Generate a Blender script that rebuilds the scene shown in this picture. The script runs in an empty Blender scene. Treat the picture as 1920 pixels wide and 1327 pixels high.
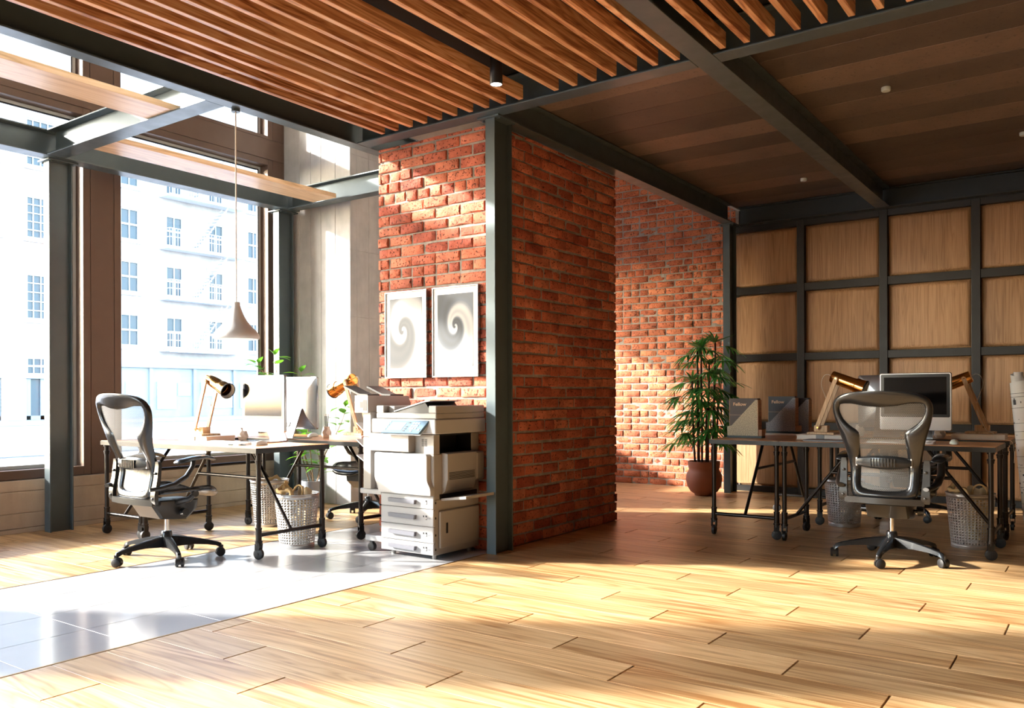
import bpy, math, random
from mathutils import Vector, Matrix
PI = math.pi
C = bpy.context.scene.collection
rnd = random.Random(7)

# ------------------------------------------------------------------ mesh collector
class MB:
    def __init__(s):
        s.v = []; s.f = []; s.uv = {}
    def add(s, vs, fs):
        b = len(s.v)
        s.v.extend([tuple(p) for p in vs])
        s.f.extend([tuple(b + i for i in f) for f in fs])
        return b
    def xf(s, start, M):
        for i in range(start, len(s.v)):
            s.v[i] = tuple(M @ Vector(s.v[i]))
    def rev(s, org, ax, prof, n=40):
        ax = Vector(ax).normalized(); u = ax.orthogonal().normalized(); v = ax.cross(u)
        return s.ring([[Vector(org) + ax * d + (u * math.cos(2 * PI * k / n) + v * math.sin(2 * PI * k / n)) * r for k in range(n)] for d, r in prof], True, False, False)
    def box(s, x0, x1, y0, y1, z0, z1, b=0.0):
        if b <= 0:
            return s.add([(x, y, z) for z in (z0, z1) for y in (y0, y1) for x in (x0, x1)],
                  [(0, 2, 3, 1), (4, 5, 7, 6), (0, 1, 5, 4), (2, 6, 7, 3), (0, 4, 6, 2), (1, 3, 7, 5)])
        b = min(b, (x1 - x0) * .49, (y1 - y0) * .49, (z1 - z0) * .49)
        X = (x0, x1); Y = (y0, y1); Z = (z0, z1); sg = (1, -1)
        vs = []; ix = {}
        for i in (0, 1):
            for j in (0, 1):
                for k in (0, 1):
                    p = (X[i], Y[j], Z[k])
                    for a in range(3):
                        q = [X[i] + sg[i] * b, Y[j] + sg[j] * b, Z[k] + sg[k] * b]
                        q[a] = p[a]
                        ix[(i, j, k, a)] = len(vs); vs.append(tuple(q))
        fs = []
        for i in (0, 1):
            q = [ix[(i, j, k, 0)] for j, k in ((0, 0), (1, 0), (1, 1), (0, 1))]; fs.append(q if i else q[::-1])
            q = [ix[(j, i, k, 1)] for j, k in ((0, 0), (0, 1), (1, 1), (1, 0))]; fs.append(q if i else q[::-1])
            q = [ix[(j, k, i, 2)] for j, k in ((0, 0), (1, 0), (1, 1), (0, 1))]; fs.append(q if i else q[::-1])
        for i in (0, 1):
            for j in (0, 1):
                q = [ix[(i, j, 0, 0)], ix[(i, j, 0, 1)], ix[(i, j, 1, 1)], ix[(i, j, 1, 0)]]; fs.append(q if i != j else q[::-1])
                q = [ix[(i, 0, j, 0)], ix[(i, 0, j, 2)], ix[(i, 1, j, 2)], ix[(i, 1, j, 0)]]; fs.append(q if i == j else q[::-1])
                q = [ix[(0, i, j, 1)], ix[(0, i, j, 2)], ix[(1, i, j, 2)], ix[(1, i, j, 1)]]; fs.append(q if i != j else q[::-1])
                for k in (0, 1):
                    q = [ix[(i, j, k, 0)], ix[(i, j, k, 1)], ix[(i, j, k, 2)]]; fs.append(q if (i + j + k) % 2 else q[::-1])
        return s.add(vs, fs)
    def ring(s, loops, closed=True, cap0=True, cap1=True):
        """skin a list of equally long vertex loops"""
        n = len(loops[0]); vs = [p for l in loops for p in l]; fs = []
        for a in range(len(loops) - 1):
            for i in range(n if closed else n - 1):
                j = (i + 1) % n
                fs.append((a * n + i, a * n + j, (a + 1) * n + j, (a + 1) * n + i))
        if cap0: fs.append(tuple(range(n))[::-1])
        if cap1: fs.append(tuple(range((len(loops) - 1) * n, len(loops) * n)))
        return s.add(vs, fs)
    def tube(s, pts, r, n=10, closed=False, cap=True, flat=1.0):
        pts = [Vector(p) for p in pts]; m = len(pts)
        rs = r if isinstance(r, (list, tuple)) else [r] * m
        T = []
        for i in range(m):
            a = pts[(i - 1) % m] if (closed or i > 0) else pts[i]
            b = pts[(i + 1) % m] if (closed or i < m - 1) else pts[i]
            T.append((b - a).normalized())
        up = Vector((0, 0, 1)) if abs(T[0].z) < .9 else Vector((1, 0, 0))
        nr = T[0].cross(up).normalized(); loops = []
        for i in range(m):
            nr = (nr - T[i] * nr.dot(T[i]))
            nr = nr.normalized() if nr.length > 1e-6 else T[i].orthogonal().normalized()
            bi = T[i].cross(nr)
            loops.append([pts[i] + (nr * math.cos(2 * PI * k / n) + bi * math.sin(2 * PI * k / n) * flat) * rs[i] for k in range(n)])
        if closed: loops.append(loops[0])
        return s.ring(loops, True, cap and not closed, cap and not closed)
    def cyl(s, p0, p1, r0, r1=None, n=20, cap=True):
        return s.tube([p0, p1], [r0, r0 if r1 is None else r1], n, cap=cap)
    def lathe(s, prof, n=32, c=(0, 0, 0), caps=True):
        loops = [[(c[0] + r * math.cos(2 * PI * k / n), c[1] + r * math.sin(2 * PI * k / n), c[2] + z) for k in range(n)] for r, z in prof]
        return s.ring(loops, True, caps, caps)
    def prism(s, poly, ax, d0, d1):
        """poly: 2D points (ccw seen from +axis); ax 'x': (y,z), 'y': (x,z), 'z': (x,y)"""
        def P(p, d):
            return {'x': (d, p[0], p[1]), 'y': (p[0], d, p[1]), 'z': (p[0], p[1], d)}[ax]
        l0 = [P(p, d0) for p in poly]; l1 = [P(p, d1) for p in poly]
        if ax == 'y': l0, l1 = l1, l0
        return s.ring([l0, l1])
    def sph(s, c, r, n=16, m=10, sc=(1, 1, 1)):
        prof = [(max(1e-4, math.sin(PI * i / m)) * r, -math.cos(PI * i / m) * r) for i in range(m + 1)]
        b = s.lathe(prof, n)
        for i in range(b, len(s.v)):
            p = s.v[i]; s.v[i] = (c[0] + p[0] * sc[0], c[1] + p[1] * sc[1], c[2] + p[2] * sc[2])
        return b

def obj(name, mb, mat, parent=None, ang=35, loc=None):
    me = bpy.data.meshes.new(name)
    me.from_pydata(mb.v, [], mb.f)
    me.validate(); me.update()
    if mb.uv:
        l = me.uv_layers.new(name='UVMap')
        for poly in me.polygons:
            for li in poly.loop_indices:
                l.data[li].uv = mb.uv.get(me.loops[li].vertex_index, (0, 0))
    me.materials.append(mat)
    if ang:
        me.shade_smooth(); me.set_sharp_from_angle(angle=math.radians(ang))
    o = bpy.data.objects.new(name, me); C.objects.link(o)
    if parent is not None: o.parent = parent
    if loc is not None: o.location = loc
    return o

def thing(name, label, cat, loc=(0, 0, 0), rz=0.0, group=None, kind=None):
    o = bpy.data.objects.new(name, None); C.objects.link(o)
    o.empty_display_size = .1
    o.location = loc; o.rotation_euler = (0, 0, rz)
    tag(o, label, cat, group, kind); return o
def tag(o, label=None, cat=None, group=None, kind=None):
    if label: o['label'] = label
    if cat: o['category'] = cat
    if group: o['group'] = group
    if kind: o['kind'] = kind
    return o
def struct(o, label=None, cat=None): return tag(o, label, cat, None, 'structure')
def kids(o): return [c for c in C.objects if c.parent == o]
KIDS = {}
def dup(root, loc=None, rz=None, label=None, group=None):
    ch = {}
    for c in C.objects:
        if c.parent is not None: ch.setdefault(c.parent.name, []).append(c)
    def cp(o, par):
        n = o.copy(); C.objects.link(n)
        if par is not None: n.parent = par
        for k in ch.get(o.name, []): cp(k, n)
        return n
    r = cp(root, None)
    if loc is not None: r.location = loc
    if rz is not None: r.rotation_euler = (0, 0, rz)
    if label: r['label'] = label
    if group: r['group'] = group
    return r

# ------------------------------------------------------------------ materials
def S(r, g=None, b=None):
    """sRGB 0-255 to linear rgba"""
    if g is None: r = g = b = r
    def c(x):
        x /= 255.0
        return x / 12.92 if x <= .04045 else ((x + .055) / 1.055) ** 2.4
    return (c(r), c(g), c(b), 1.0)
class NT:
    def __init__(s, name):
        s.m = bpy.data.materials.new(name); s.m.use_nodes = True
        s.t = s.m.node_tree; s.b = s.t.nodes['Principled BSDF']; s.out = s.t.nodes['Material Output']
    def n(s, ty, **kw):
        nd = s.t.nodes.new(ty)
        for k, v in kw.items():
            if k.startswith('i_'):
                key = k[2:]; key = int(key) if key.isdigit() else key.replace('_', ' ')
                s.set(nd.inputs[key], v)
            else: setattr(nd, k, v)
        return nd
    def set(s, sock, v):
        if isinstance(v, bpy.types.NodeSocket): s.t.links.new(v, sock)
        elif isinstance(v, bpy.types.Node): s.t.links.new(v.outputs[0], sock)
        else: sock.default_value = v
    def p(s, **kw):
        for k, v in kw.items(): s.set(s.b.inputs[k.replace('_', ' ')], v)
        return s
    def math(s, op, a, b=0.0, c=None):
        nd = s.n('ShaderNodeMath', operation=op); s.set(nd.inputs[0], a); s.set(nd.inputs[1], b)
        if c is not None: s.set(nd.inputs[2], c)
        return nd.outputs[0]
    def coord(s, which='Object'): return s.n('ShaderNodeTexCoord').outputs[which]
    def mapped(s, vec, scale=(1, 1, 1), loc=(0, 0, 0), rot=(0, 0, 0)):
        nd = s.n('ShaderNodeMapping'); s.set(nd.inputs['Vector'], vec)
        nd.inputs['Scale'].default_value = scale; s.set(nd.inputs['Location'], loc); nd.inputs['Rotation'].default_value = rot
        return nd.outputs[0]
    def noise(s, vec, scale=5, detail=4, rough=.55, dist=0.0):
        nd = s.n('ShaderNodeTexNoise'); s.set(nd.inputs['Vector'], vec)
        nd.inputs['Scale'].default_value = scale; nd.inputs['Detail'].default_value = detail
        nd.inputs['Roughness'].default_value = rough; nd.inputs['Distortion'].default_value = dist
        return nd.outputs['Fac']
    def ramp(s, fac, stops, interp='LINEAR'):
        nd = s.n('ShaderNodeValToRGB'); s.set(nd.inputs[0], fac); cr = nd.color_ramp; cr.interpolation = interp
        while len(cr.elements) < len(stops): cr.elements.new(.5)
        for e, (p, c) in zip(cr.elements, stops):
            e.position = p; e.color = c if len(c) == 4 else (*c, 1)
        return nd.outputs[0]
    def mix(s, fac, a, b, mode='MIX'):
        nd = s.n('ShaderNodeMix', data_type='RGBA', blend_type=mode)
        s.set(nd.inputs[0], fac); s.set(nd.inputs[6], a); s.set(nd.inputs[7], b)
        return nd.outputs[2]
    def vadd(s, a, b):
        nd = s.n('ShaderNodeVectorMath', operation='ADD'); s.set(nd.inputs[0], a); s.set(nd.inputs[1], b); return nd.outputs[0]
    def bump(s, h, strength=.3, dist=.01):
        nd = s.n('ShaderNodeBump'); nd.inputs['Strength'].default_value = strength; nd.inputs['Distance'].default_value = dist
        s.set(nd.inputs['Height'], h); s.set(s.b.inputs['Normal'], nd.outputs[0]); return s
    def island(s): return s.n('ShaderNodeNewGeometry').outputs['Random Per Island']
    def objrand(s): return s.n('ShaderNodeObjectInfo').outputs['Random']

def plain(name, col, rough=.5, metal=0.0, coat=0.0, noise=0.0, spec=None):
    t = NT(name); t.p(Base_Color=col, Roughness=rough, Metallic=metal)
    if coat: t.p(Coat_Weight=coat)
    if spec is not None: t.set(t.b.inputs['Specular IOR Level'], spec)
    if noise:
        v = t.noise(t.coord(), 9, 5)
        t.p(Base_Color=t.mix(t.math('MULTIPLY', v, noise), col, (col[0] * .45, col[1] * .45, col[2] * .45, 1)))
        t.p(Roughness=t.math('ADD', t.math('MULTIPLY', v, .25), rough - .1))
    return t.m

def wood(name, c0, c1, c2, axis='x', rough=.4, dens=1.0, rand='object', bump=.15, var=.5, coat=0.0, spec=None, lf=.55):
    """c0 dark vein, c1 mid, c2 light; grain runs along axis; every board gets its own offset and tone"""
    t = NT(name)
    r = t.island() if rand == 'island' else t.objrand()
    off = t.n('ShaderNodeCombineXYZ'); t.set(off.inputs[0], t.math('MULTIPLY', r, 37.3)); t.set(off.inputs[1], t.math('MULTIPLY', r, 91.7)); t.set(off.inputs[2], t.math('MULTIPLY', r, 53.1))
    vec = t.vadd(t.coord(), off.outputs[0])
    a, l = 7.0 * dens, lf * dens
    sc = {'x': (l, a, a), 'y': (a, l, a), 'z': (a, a, l)}[axis]
    v1 = t.mapped(vec, sc)
    rings = t.noise(v1, 1.0, 3, .5, 1.2)
    saw = t.math('FRACT', t.math('MULTIPLY', rings, 7.0))
    saw = t.math('ABSOLUTE', t.math('SUBTRACT', saw, .5))
    fsc = tuple(x * (9 if x == a else 4) for x in sc)
    fine = t.noise(t.mapped(vec, fsc), 1.0, 3, .6)
    big = t.noise(t.mapped(vec, tuple(x * .35 for x in sc)), 1.0, 2, .5)
    k = t.math('ADD', t.math('MULTIPLY', saw, .55), t.math('MULTIPLY', fine, .6))
    k = t.math('ADD', k, t.math('MULTIPLY', t.math('SUBTRACT', big, .5), .5))
    col = t.ramp(k, [(.22, c0), (.46, c1), (.75, c2)])
    tone = t.math('ADD', t.math('MULTIPLY', t.math('FRACT', t.math('MULTIPLY', r, 13.7)), var), 1.0 - var * .5)
    hsv = t.n('ShaderNodeHueSaturation'); t.set(hsv.inputs['Color'], col); t.set(hsv.inputs['Value'], tone)
    t.p(Base_Color=hsv.outputs[0], Roughness=t.math('ADD', t.math('MULTIPLY', fine, .25), rough - .1))
    if coat: t.p(Coat_Weight=coat)
    if spec is not None: t.set(t.b.inputs['Specular IOR Level'], spec)
    if bump: t.bump(fine, bump, .002)
    return t.m

def brick_mat(name, cols, pit=.8):
    t = NT(name); r = t.island(); co = t.coord()
    base = t.ramp(r, [(i / max(1, len(cols) - 1), c) for i, c in enumerate(cols)])
    n = t.noise(co, 26, 6, .65); n2 = t.noise(co, 7, 3)
    col = t.mix(t.math('MULTIPLY', n, .75), base, t.mix(n2, S(130, 90, 76), S(190, 150, 132)), 'OVERLAY')
    vor = t.n('ShaderNodeTexNoise'); t.set(vor.inputs['Vector'], co); vor.inputs['Scale'].default_value = 62; vor.inputs['Detail'].default_value = 3
    hole = t.ramp(vor.outputs['Fac'], [(.60, (0, 0, 0, 1)), (.66, (1, 1, 1, 1))])
    col = t.mix(t.math('MULTIPLY', hole, pit), col, S(52, 22, 16))
    blot = t.ramp(t.noise(co, 4.5, 5, .6), [(.34, (.55, .5, .5, 1)), (.56, (1, 1, 1, 1))]); col = t.mix(.85, col, blot, 'MULTIPLY')
    t.p(Base_Color=col, Roughness=.85)
    h = t.math('SUBTRACT', t.math('MULTIPLY', n, 1.1), t.math('MULTIPLY', hole, .9))
    t.bump(h, .9, .011); return t.m

def concrete(name, c1, c2, sc=3.0):
    t = NT(name); co = t.coord()
    a = t.noise(co, sc, 7, .6); b = t.noise(t.mapped(co, (1, 1, .25)), sc * 2.3, 5, .6); p = t.noise(co, 60, 3)
    k = t.math('ADD', t.math('MULTIPLY', a, .6), t.math('MULTIPLY', b, .4))
    col = t.ramp(k, [(.3, c1), (.7, c2)])
    spot = t.ramp(p, [(.68, (0, 0, 0, 1)), (.75, (1, 1, 1, 1))])
    t.p(Base_Color=t.mix(t.math('MULTIPLY', spot, .35), col, c1), Roughness=.85)
    t.bump(t.math('ADD', a, t.math('MULTIPLY', p, .3)), .3, .006); return t.m

M = {}
M['floor'] = wood('oak_floor', S(158, 112, 66), S(206, 168, 120), S(228, 198, 154), 'x', .34, .8, 'island', .12, .30)
M['floorgap'] = plain('floor_joint', S(52, 30, 16), .8)
M['slat'] = wood('oak_slat', S(140, 82, 48), S(208, 152, 108), S(234, 194, 154), 'y', .36, 1.2, 'object', .06, .3, coat=.08)
M['board'] = wood('oak_board', S(184, 148, 110), S(220, 188, 150), S(234, 208, 176), 'y', .32, 1.0, 'object', .1, .15)
M['panel'] = wood('oak_panel', S(144, 108, 76), S(172, 134, 98), S(188, 152, 116), 'z', .42, 2.4, 'object', .05, .16, lf=.22)
M['deskwood'] = wood('desk_oak', S(150, 94, 56), S(204, 142, 94), S(226, 176, 128), 'x', .3, 1.2, 'object', .06, .1)
M['lampwood'] = wood('pale_wood', S(190, 152, 112), S(218, 186, 146), S(230, 204, 170), 'z', .45, 2.0, 'object', .04, .1)
M['blackwood'] = plain('black_stained_wood', S(33, 32, 33), .42, noise=.5)
t = NT('dark_ceiling_plank'); r = t.island(); co = t.coord()
n1 = t.noise(co, 2.2, 6, .65); n2 = t.noise(co, 45, 4, .6)
col = t.ramp(t.math('ADD', t.math('MULTIPLY', n1, .5), t.math('MULTIPLY', r, .5)), [(.2, S(62, 54, 50)), (.55, S(98, 84, 77)), (.85, S(138, 116, 104))])
spk = t.ramp(n2, [(.60, (0, 0, 0, 1)), (.68, (1, 1, 1, 1))])
t.p(Base_Color=t.mix(t.math('MULTIPLY', spk, .6), col, S(30, 21, 18)), Roughness=.5); t.bump(n2, .25, .003); M['ceilplank'] = t.m
M['ceilblack'] = plain('black_ceiling', S(30, 27, 26), .7)
M['steel'] = plain('painted_steel', S(84, 97, 103), .34, .3, noise=.35)
M['steeldark'] = plain('painted_steel_dark', S(56, 64, 68), .4, .3, noise=.35)
M['frame'] = plain('brown_metal_frame', S(99, 78, 66), .42, .2, noise=.2)
M['sash'] = plain('grey_sash', S(190, 190, 188), .4)
M['gasket'] = plain('black_gasket', S(25, 26, 30), .6)
M['concrete'] = concrete('board_marked_concrete', S(160, 163, 168), S(206, 207, 208))
M['concrete2'] = concrete('parapet_concrete', S(164, 148, 130), S(206, 192, 174), 2.2)
M['mortar'] = concrete('mortar', S(112, 105, 98), S(168, 162, 154), 14)
M['brick'] = brick_mat('red_brick', [S(184, 100, 74), S(204, 122, 92), S(218, 146, 116), S(194, 110, 84), S(168, 84, 64)])
M['brick2'] = brick_mat('pale_red_brick', [S(194, 118, 80), S(208, 136, 96), S(186, 106, 72), S(214, 148, 108)], .7)
M['wallbrown'] = plain('brown_plaster', S(128, 112, 98), .9, noise=.3)
M['wallplain'] = plain('white_plaster', S(226, 222, 216), .9, noise=.3)
t = NT('white_floor_tile'); n = t.noise(t.coord(), 1.5, 4)
t.p(Base_Color=t.ramp(n, [(.3, S(172, 175, 181)), (.7, S(186, 188, 192))]), Roughness=.16); M['tile'] = t.m
M['grout'] = plain('tile_grout', S(120, 124, 132), .8)
M['brasstrim'] = plain('brass_trim', S(150, 112, 52), .35, .9)
M['black'] = plain('black_powder_coat', S(30, 29, 29), .38, .45, noise=.3)
M['pipe'] = plain('dark_iron_pipe', S(50, 46, 44), .3, .8, noise=.3)
M['rubber'] = plain('black_rubber', S(24, 24, 26), .55)
M['graphite'] = plain('graphite_plastic', S(34, 36, 39), .26, .25, coat=.3)
M['graphite2'] = plain('graphite_frame', S(50, 49, 48), .32, .4, coat=.15)
M['chrome'] = plain('chrome', S(215, 212, 208), .14, 1.0)
M['brass'] = plain('polished_brass', S(220, 160, 88), .14, 1.0)
M['brassin'] = plain('copper_inside', S(84, 44, 20), .3, 1.0)
M['alu'] = plain('aluminium', S(150, 151, 154), .24, 1.0)
M['alufront'] = plain('pale_aluminium', S(222, 222, 224), .35, .3)
M['bezel'] = plain('dark_bezel', S(38, 40, 44), .2)
M['screen'] = plain('dark_glass_screen', S(10, 10, 12), .08, spec=.3)
M['white'] = plain('white_plastic', S(214, 226, 226), .4)
M['keys'] = plain('key_caps', S(240, 240, 240), .45)
M['cable'] = plain('white_cable', S(224, 218, 208), .5)
M['mfp'] = plain('printer_white', S(168, 168, 169), .42)
M['mfp2'] = plain('printer_grey', S(152, 149, 146), .45)
M['mfp3'] = plain('printer_handle', S(112, 114, 124), .4)
M['mfpdark'] = plain('printer_dark', S(20, 20, 23), .5)
M['mfpblue'] = plain('printer_panel_blue', S(72, 100, 122), .3)
M['lcd'] = plain('printer_lcd', S(132, 152, 166), .2)
M['paper'] = plain('white_paper', S(232, 230, 226), .8)
M['beigepaper'] = plain('beige_paper', S(214, 190, 150), .8, noise=.2)
M['tanpaper'] = plain('tan_paper', S(220, 190, 138), .75, noise=.3)
M['print'] = plain('print_grey', S(70, 72, 76), .7)
M['binmetal'] = plain('perforated_metal', S(190, 188, 186), .34, .8)
M['terracotta'] = plain('terracotta', S(150, 92, 70), .7, noise=.35)
M['greypot'] = plain('grey_pot', S(150, 156, 168), .5)
M['soil'] = plain('soil', S(40, 30, 22), .95)
M['cane'] = plain('palm_cane', S(64, 34, 26), .6, noise=.4)
M['stem'] = plain('woody_stem', S(120, 92, 62), .7)
def leafmat(name, c1, c2, tr):
    t = NT(name); r = t.island()
    col = t.ramp(r, [(0, c1), (1, c2)]); t.p(Base_Color=col, Roughness=.38)
    tl = t.n('ShaderNodeBsdfTranslucent'); t.set(tl.inputs['Color'], col)
    mx = t.n('ShaderNodeMixShader'); mx.inputs[0].default_value = tr
    t.t.links.new(t.b.outputs[0], mx.inputs[1]); t.t.links.new(tl.outputs[0], mx.inputs[2])
    t.t.links.new(mx.outputs[0], t.out.inputs['Surface']); return t.m
M['leaf'] = leafmat('bright_leaf', S(70, 130, 34), S(120, 176, 52), .4)
M['palmleaf'] = leafmat('palm_leaf', S(34, 104, 50), S(84, 160, 72), .3)
M['vase'] = plain('white_ceramic', S(226, 218, 210), .35)
M['pencil'] = plain('black_pencil', S(30, 30, 32), .4)
M['eraser'] = plain('eraser_white', S(226, 218, 214), .6)
M['binder'] = plain('dark_brown_card', S(66, 52, 48), .5)
M['navy'] = plain('dark_navy_card', S(44, 44, 54), .5)
M['teal'] = plain('dark_teal_base', S(26, 52, 62), .5)
M['gold'] = plain('gold_ink', S(226, 186, 146), .45)
M['tan'] = plain('tan_spine', S(176, 134, 104), .6)
def granite(name, a, b, c):
    t = NT(name); n = t.noise(t.coord(), 190, 3, .6); n2 = t.noise(t.coord(), 90, 2)
    t.p(Base_Color=t.mix(t.math('MULTIPLY', n2, .4), t.ramp(n, [(.38, a), (.5, b), (.62, c)]), b), Roughness=.6); return t.m
M['granite'] = granite('beige_granite_card', S(84, 82, 72), S(192, 182, 156), S(228, 218, 192))
M['granite2'] = granite('grey_granite_card', S(60, 62, 70), S(138, 140, 148), S(192, 192, 198))
def glow(name, col, st):
    t = NT(name); t.p(Base_Color=col, Emission_Color=col, Emission_Strength=st); return t.m
M['glow'] = glow('lamp_diffuser', (1, .93, .85, 1), 6.0)
t = NT('window_glass'); t.t.nodes.remove(t.b)
tr = t.n('ShaderNodeBsdfTransparent'); tr.inputs[0].default_value = (.97, .985, .99, 1)
gl = t.n('ShaderNodeBsdfGlossy'); gl.inputs['Roughness'].default_value = .0
fr = t.n('ShaderNodeFresnel'); fr.inputs[0].default_value = 1.35
mx = t.n('ShaderNodeMixShader'); t.set(mx.inputs[0], fr.outputs[0]); t.t.links.new(tr.outputs[0], mx.inputs[1]); t.t.links.new(gl.outputs[0], mx.inputs[2])
t.t.links.new(mx.outputs[0], t.out.inputs['Surface']); M['glass'] = t.m
def meshfab(name, col, px, pz, hole):
    """woven net: a diamond lattice of holes in uv metres"""
    t = NT(name); uv = t.n('ShaderNodeTexCoord').outputs['UV']
    sp = t.n('ShaderNodeSeparateXYZ'); t.set(sp.inputs[0], uv)
    u = t.math('DIVIDE', sp.outputs[0], px); v = t.math('DIVIDE', sp.outputs[1], pz)
    a = t.math('ABSOLUTE', t.math('SUBTRACT', t.math('FRACT', t.math('ADD', u, v)), .5))
    b = t.math('ABSOLUTE', t.math('SUBTRACT', t.math('FRACT', t.math('SUBTRACT', u, v)), .5))
    m = t.math('LESS_THAN', t.math('MAXIMUM', a, b), hole)
    t.p(Base_Color=col, Roughness=.4, Metallic=.3)
    tr = t.n('ShaderNodeBsdfTransparent'); mx = t.n('ShaderNodeMixShader'); t.set(mx.inputs[0], m)
    t.t.links.new(t.b.outputs[0], mx.inputs[1]); t.t.links.new(tr.outputs[0], mx.inputs[2])
    t.t.links.new(mx.outputs[0], t.out.inputs['Surface']); return t.m
M['net'] = meshfab('chair_net', S(112, 112, 112), .0120, .0086, .33)
M['net2'] = meshfab('chair_seat_net', S(44, 46, 50), .006, .006, .2)
def swirl(name, cx, cz, tw, ph, tint):
    t = NT(name); sp = t.n('ShaderNodeSeparateXYZ'); t.set(sp.inputs[0], t.coord())
    x = t.math('SUBTRACT', sp.outputs[0], cx); z = t.math('MULTIPLY', t.math('SUBTRACT', sp.outputs[2], cz), .72)
    r = t.math('SQRT', t.math('ADD', t.math('MULTIPLY', x, x), t.math('MULTIPLY', z, z)))
    th = t.math('ARCTAN2', z, x)
    k = t.math('ADD', t.math('ADD', th, ph), t.math('MULTIPLY', t.math('LOGARITHM', t.math('ADD', r, .012), 2.718), tw))
    s1 = t.math('MULTIPLY_ADD', t.math('SINE', k), .5, .5)
    s2 = t.math('MULTIPLY_ADD', t.math('SINE', t.math('MULTIPLY', k, 3.0)), .5, .5)
    s = t.math('ADD', t.math('MULTIPLY', s1, .78), t.math('MULTIPLY', s2, .22))
    fade = t.math('MINIMUM', t.math('MULTIPLY', r, 3.2), 1.0)
    col = t.ramp(s, [(.08, S(40, 43, 48)), (.38, tint), (.62, S(106, 110, 116)), (.85, S(168, 168, 167))])
    t.p(Base_Color=t.mix(t.math('MULTIPLY', fade, .3), col, S(112, 117, 124)), Roughness=.7); return t.m
M['art1'] = swirl('swirl_print_warm', -.03, .03, 3.3, .4, S(74, 72, 69))
M['art2'] = swirl('swirl_print_cool', .0, .04, 3.5, 2.4, S(64, 71, 80))
# exterior
def facade(name, c1, c2, brick=False):
    t = NT(name); co = t.coord(); n = t.noise(co, .6, 6, .65)
    col = t.ramp(n, [(.3, c1), (.6, c2)])
    if brick:
        b = t.n('ShaderNodeTexBrick'); sp = t.n('ShaderNodeSeparateXYZ'); t.set(sp.inputs[0], co)
        cb = t.n('ShaderNodeCombineXYZ'); t.set(cb.inputs[0], sp.outputs[1]); t.set(cb.inputs[1], sp.outputs[2])
        t.set(b.inputs['Vector'], cb.outputs[0]); b.inputs['Color1'].default_value = S(160, 148, 140); b.inputs['Color2'].default_value = S(184, 173, 166)
        b.inputs['Mortar'].default_value = S(198, 192, 187); b.inputs['Scale'].default_value = 1.0
        b.inputs['Brick Width'].default_value = .42; b.inputs['Row Height'].default_value = .155; b.inputs['Mortar Size'].default_value = .018
        col = t.mix(.8, col, b.outputs['Color'])
    t.p(Base_Color=col, Roughness=.9); return t.m
M['fac1'] = facade('pale_brick_facade', S(170, 160, 154), S(190, 181, 176), True)
M['fac2'] = facade('white_stucco_facade', S(160, 156, 154), S(194, 190, 187))
M['winglass'] = plain('blue_window_glass', S(62, 76, 84), .4)
M['winwhite'] = plain('white_window_frame', S(200, 198, 198), .6)
M['shop'] = plain('pale_blue_shopfront', S(150, 160, 164), .7)
M['road'] = concrete('road', S(160, 160, 162), S(184, 184, 186), .4)
SUN_E = 11.5; SKY_E = 1.3; EXPO = .95; ROLL = -.0033
# ================================================================== THE ROOM
# floor: oak boards running along x, end joints stepping back row by row
PW = .2231
def floor_boards(mb, X0, X1, Y0, Y1):
    r0 = int(math.floor((Y0 - 3.26) / PW)); r1 = int(math.ceil((Y1 - 3.26) / PW))
    for r in range(r0, r1):
        ya = 3.2605 + PW * r; yb = ya + PW
        a, b = max(ya + .0009, Y0), min(yb - .0009, Y1)
        if b - a < .01: continue
        x = -1.037 - .391 * r; x -= math.ceil((x - X0) / 1.302) * 1.302
        while x < X1:
            xa, xb = max(x + .0035, X0), min(x + 1.302 - .0035, X1)
            if xb - xa > .01: mb.box(xa, xb, a, b, -.02, 0, .0012)
            x += 1.302
m = MB(); floor_boards(m, -5.131, -3.494, 6.57, 9.40); floor_boards(m, -3.494, 5.0, -5.0, 9.40); floor_boards(m, -7.16, -5.1315, -5.0, 9.40)
fl = struct(obj('floor', m, M['floor'], ang=30))
m = MB(); m.box(-7.5, 5.2, -5.2, 9.6, -.08, -.012); struct(obj('floor_base', m, M['floorgap'], ang=0))
m = MB()
xs = [-5.121, -4.715, -4.309, -3.903, -3.506]
k = -15
while 1.603 + .4515 * k < 6.5:
    y = 1.603 + .4515 * k; k += 1
    for a, b in zip(xs, xs[1:]):
        m.box(a + .0012, b - .0012, y + .0012, min(y + .4515, 9.4) - .0012, -.012, 0, .001)
struct(obj('floor_tiles', m, M['tile'], ang=30))
for n_, x0 in (('trim_1', -3.506), ('trim_2', -5.131)):
    m = MB(); m.box(x0, x0 + .011, -5, 6.57, -.012, .0015); struct(obj(n_, m, M['brasstrim'], ang=0))

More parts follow.
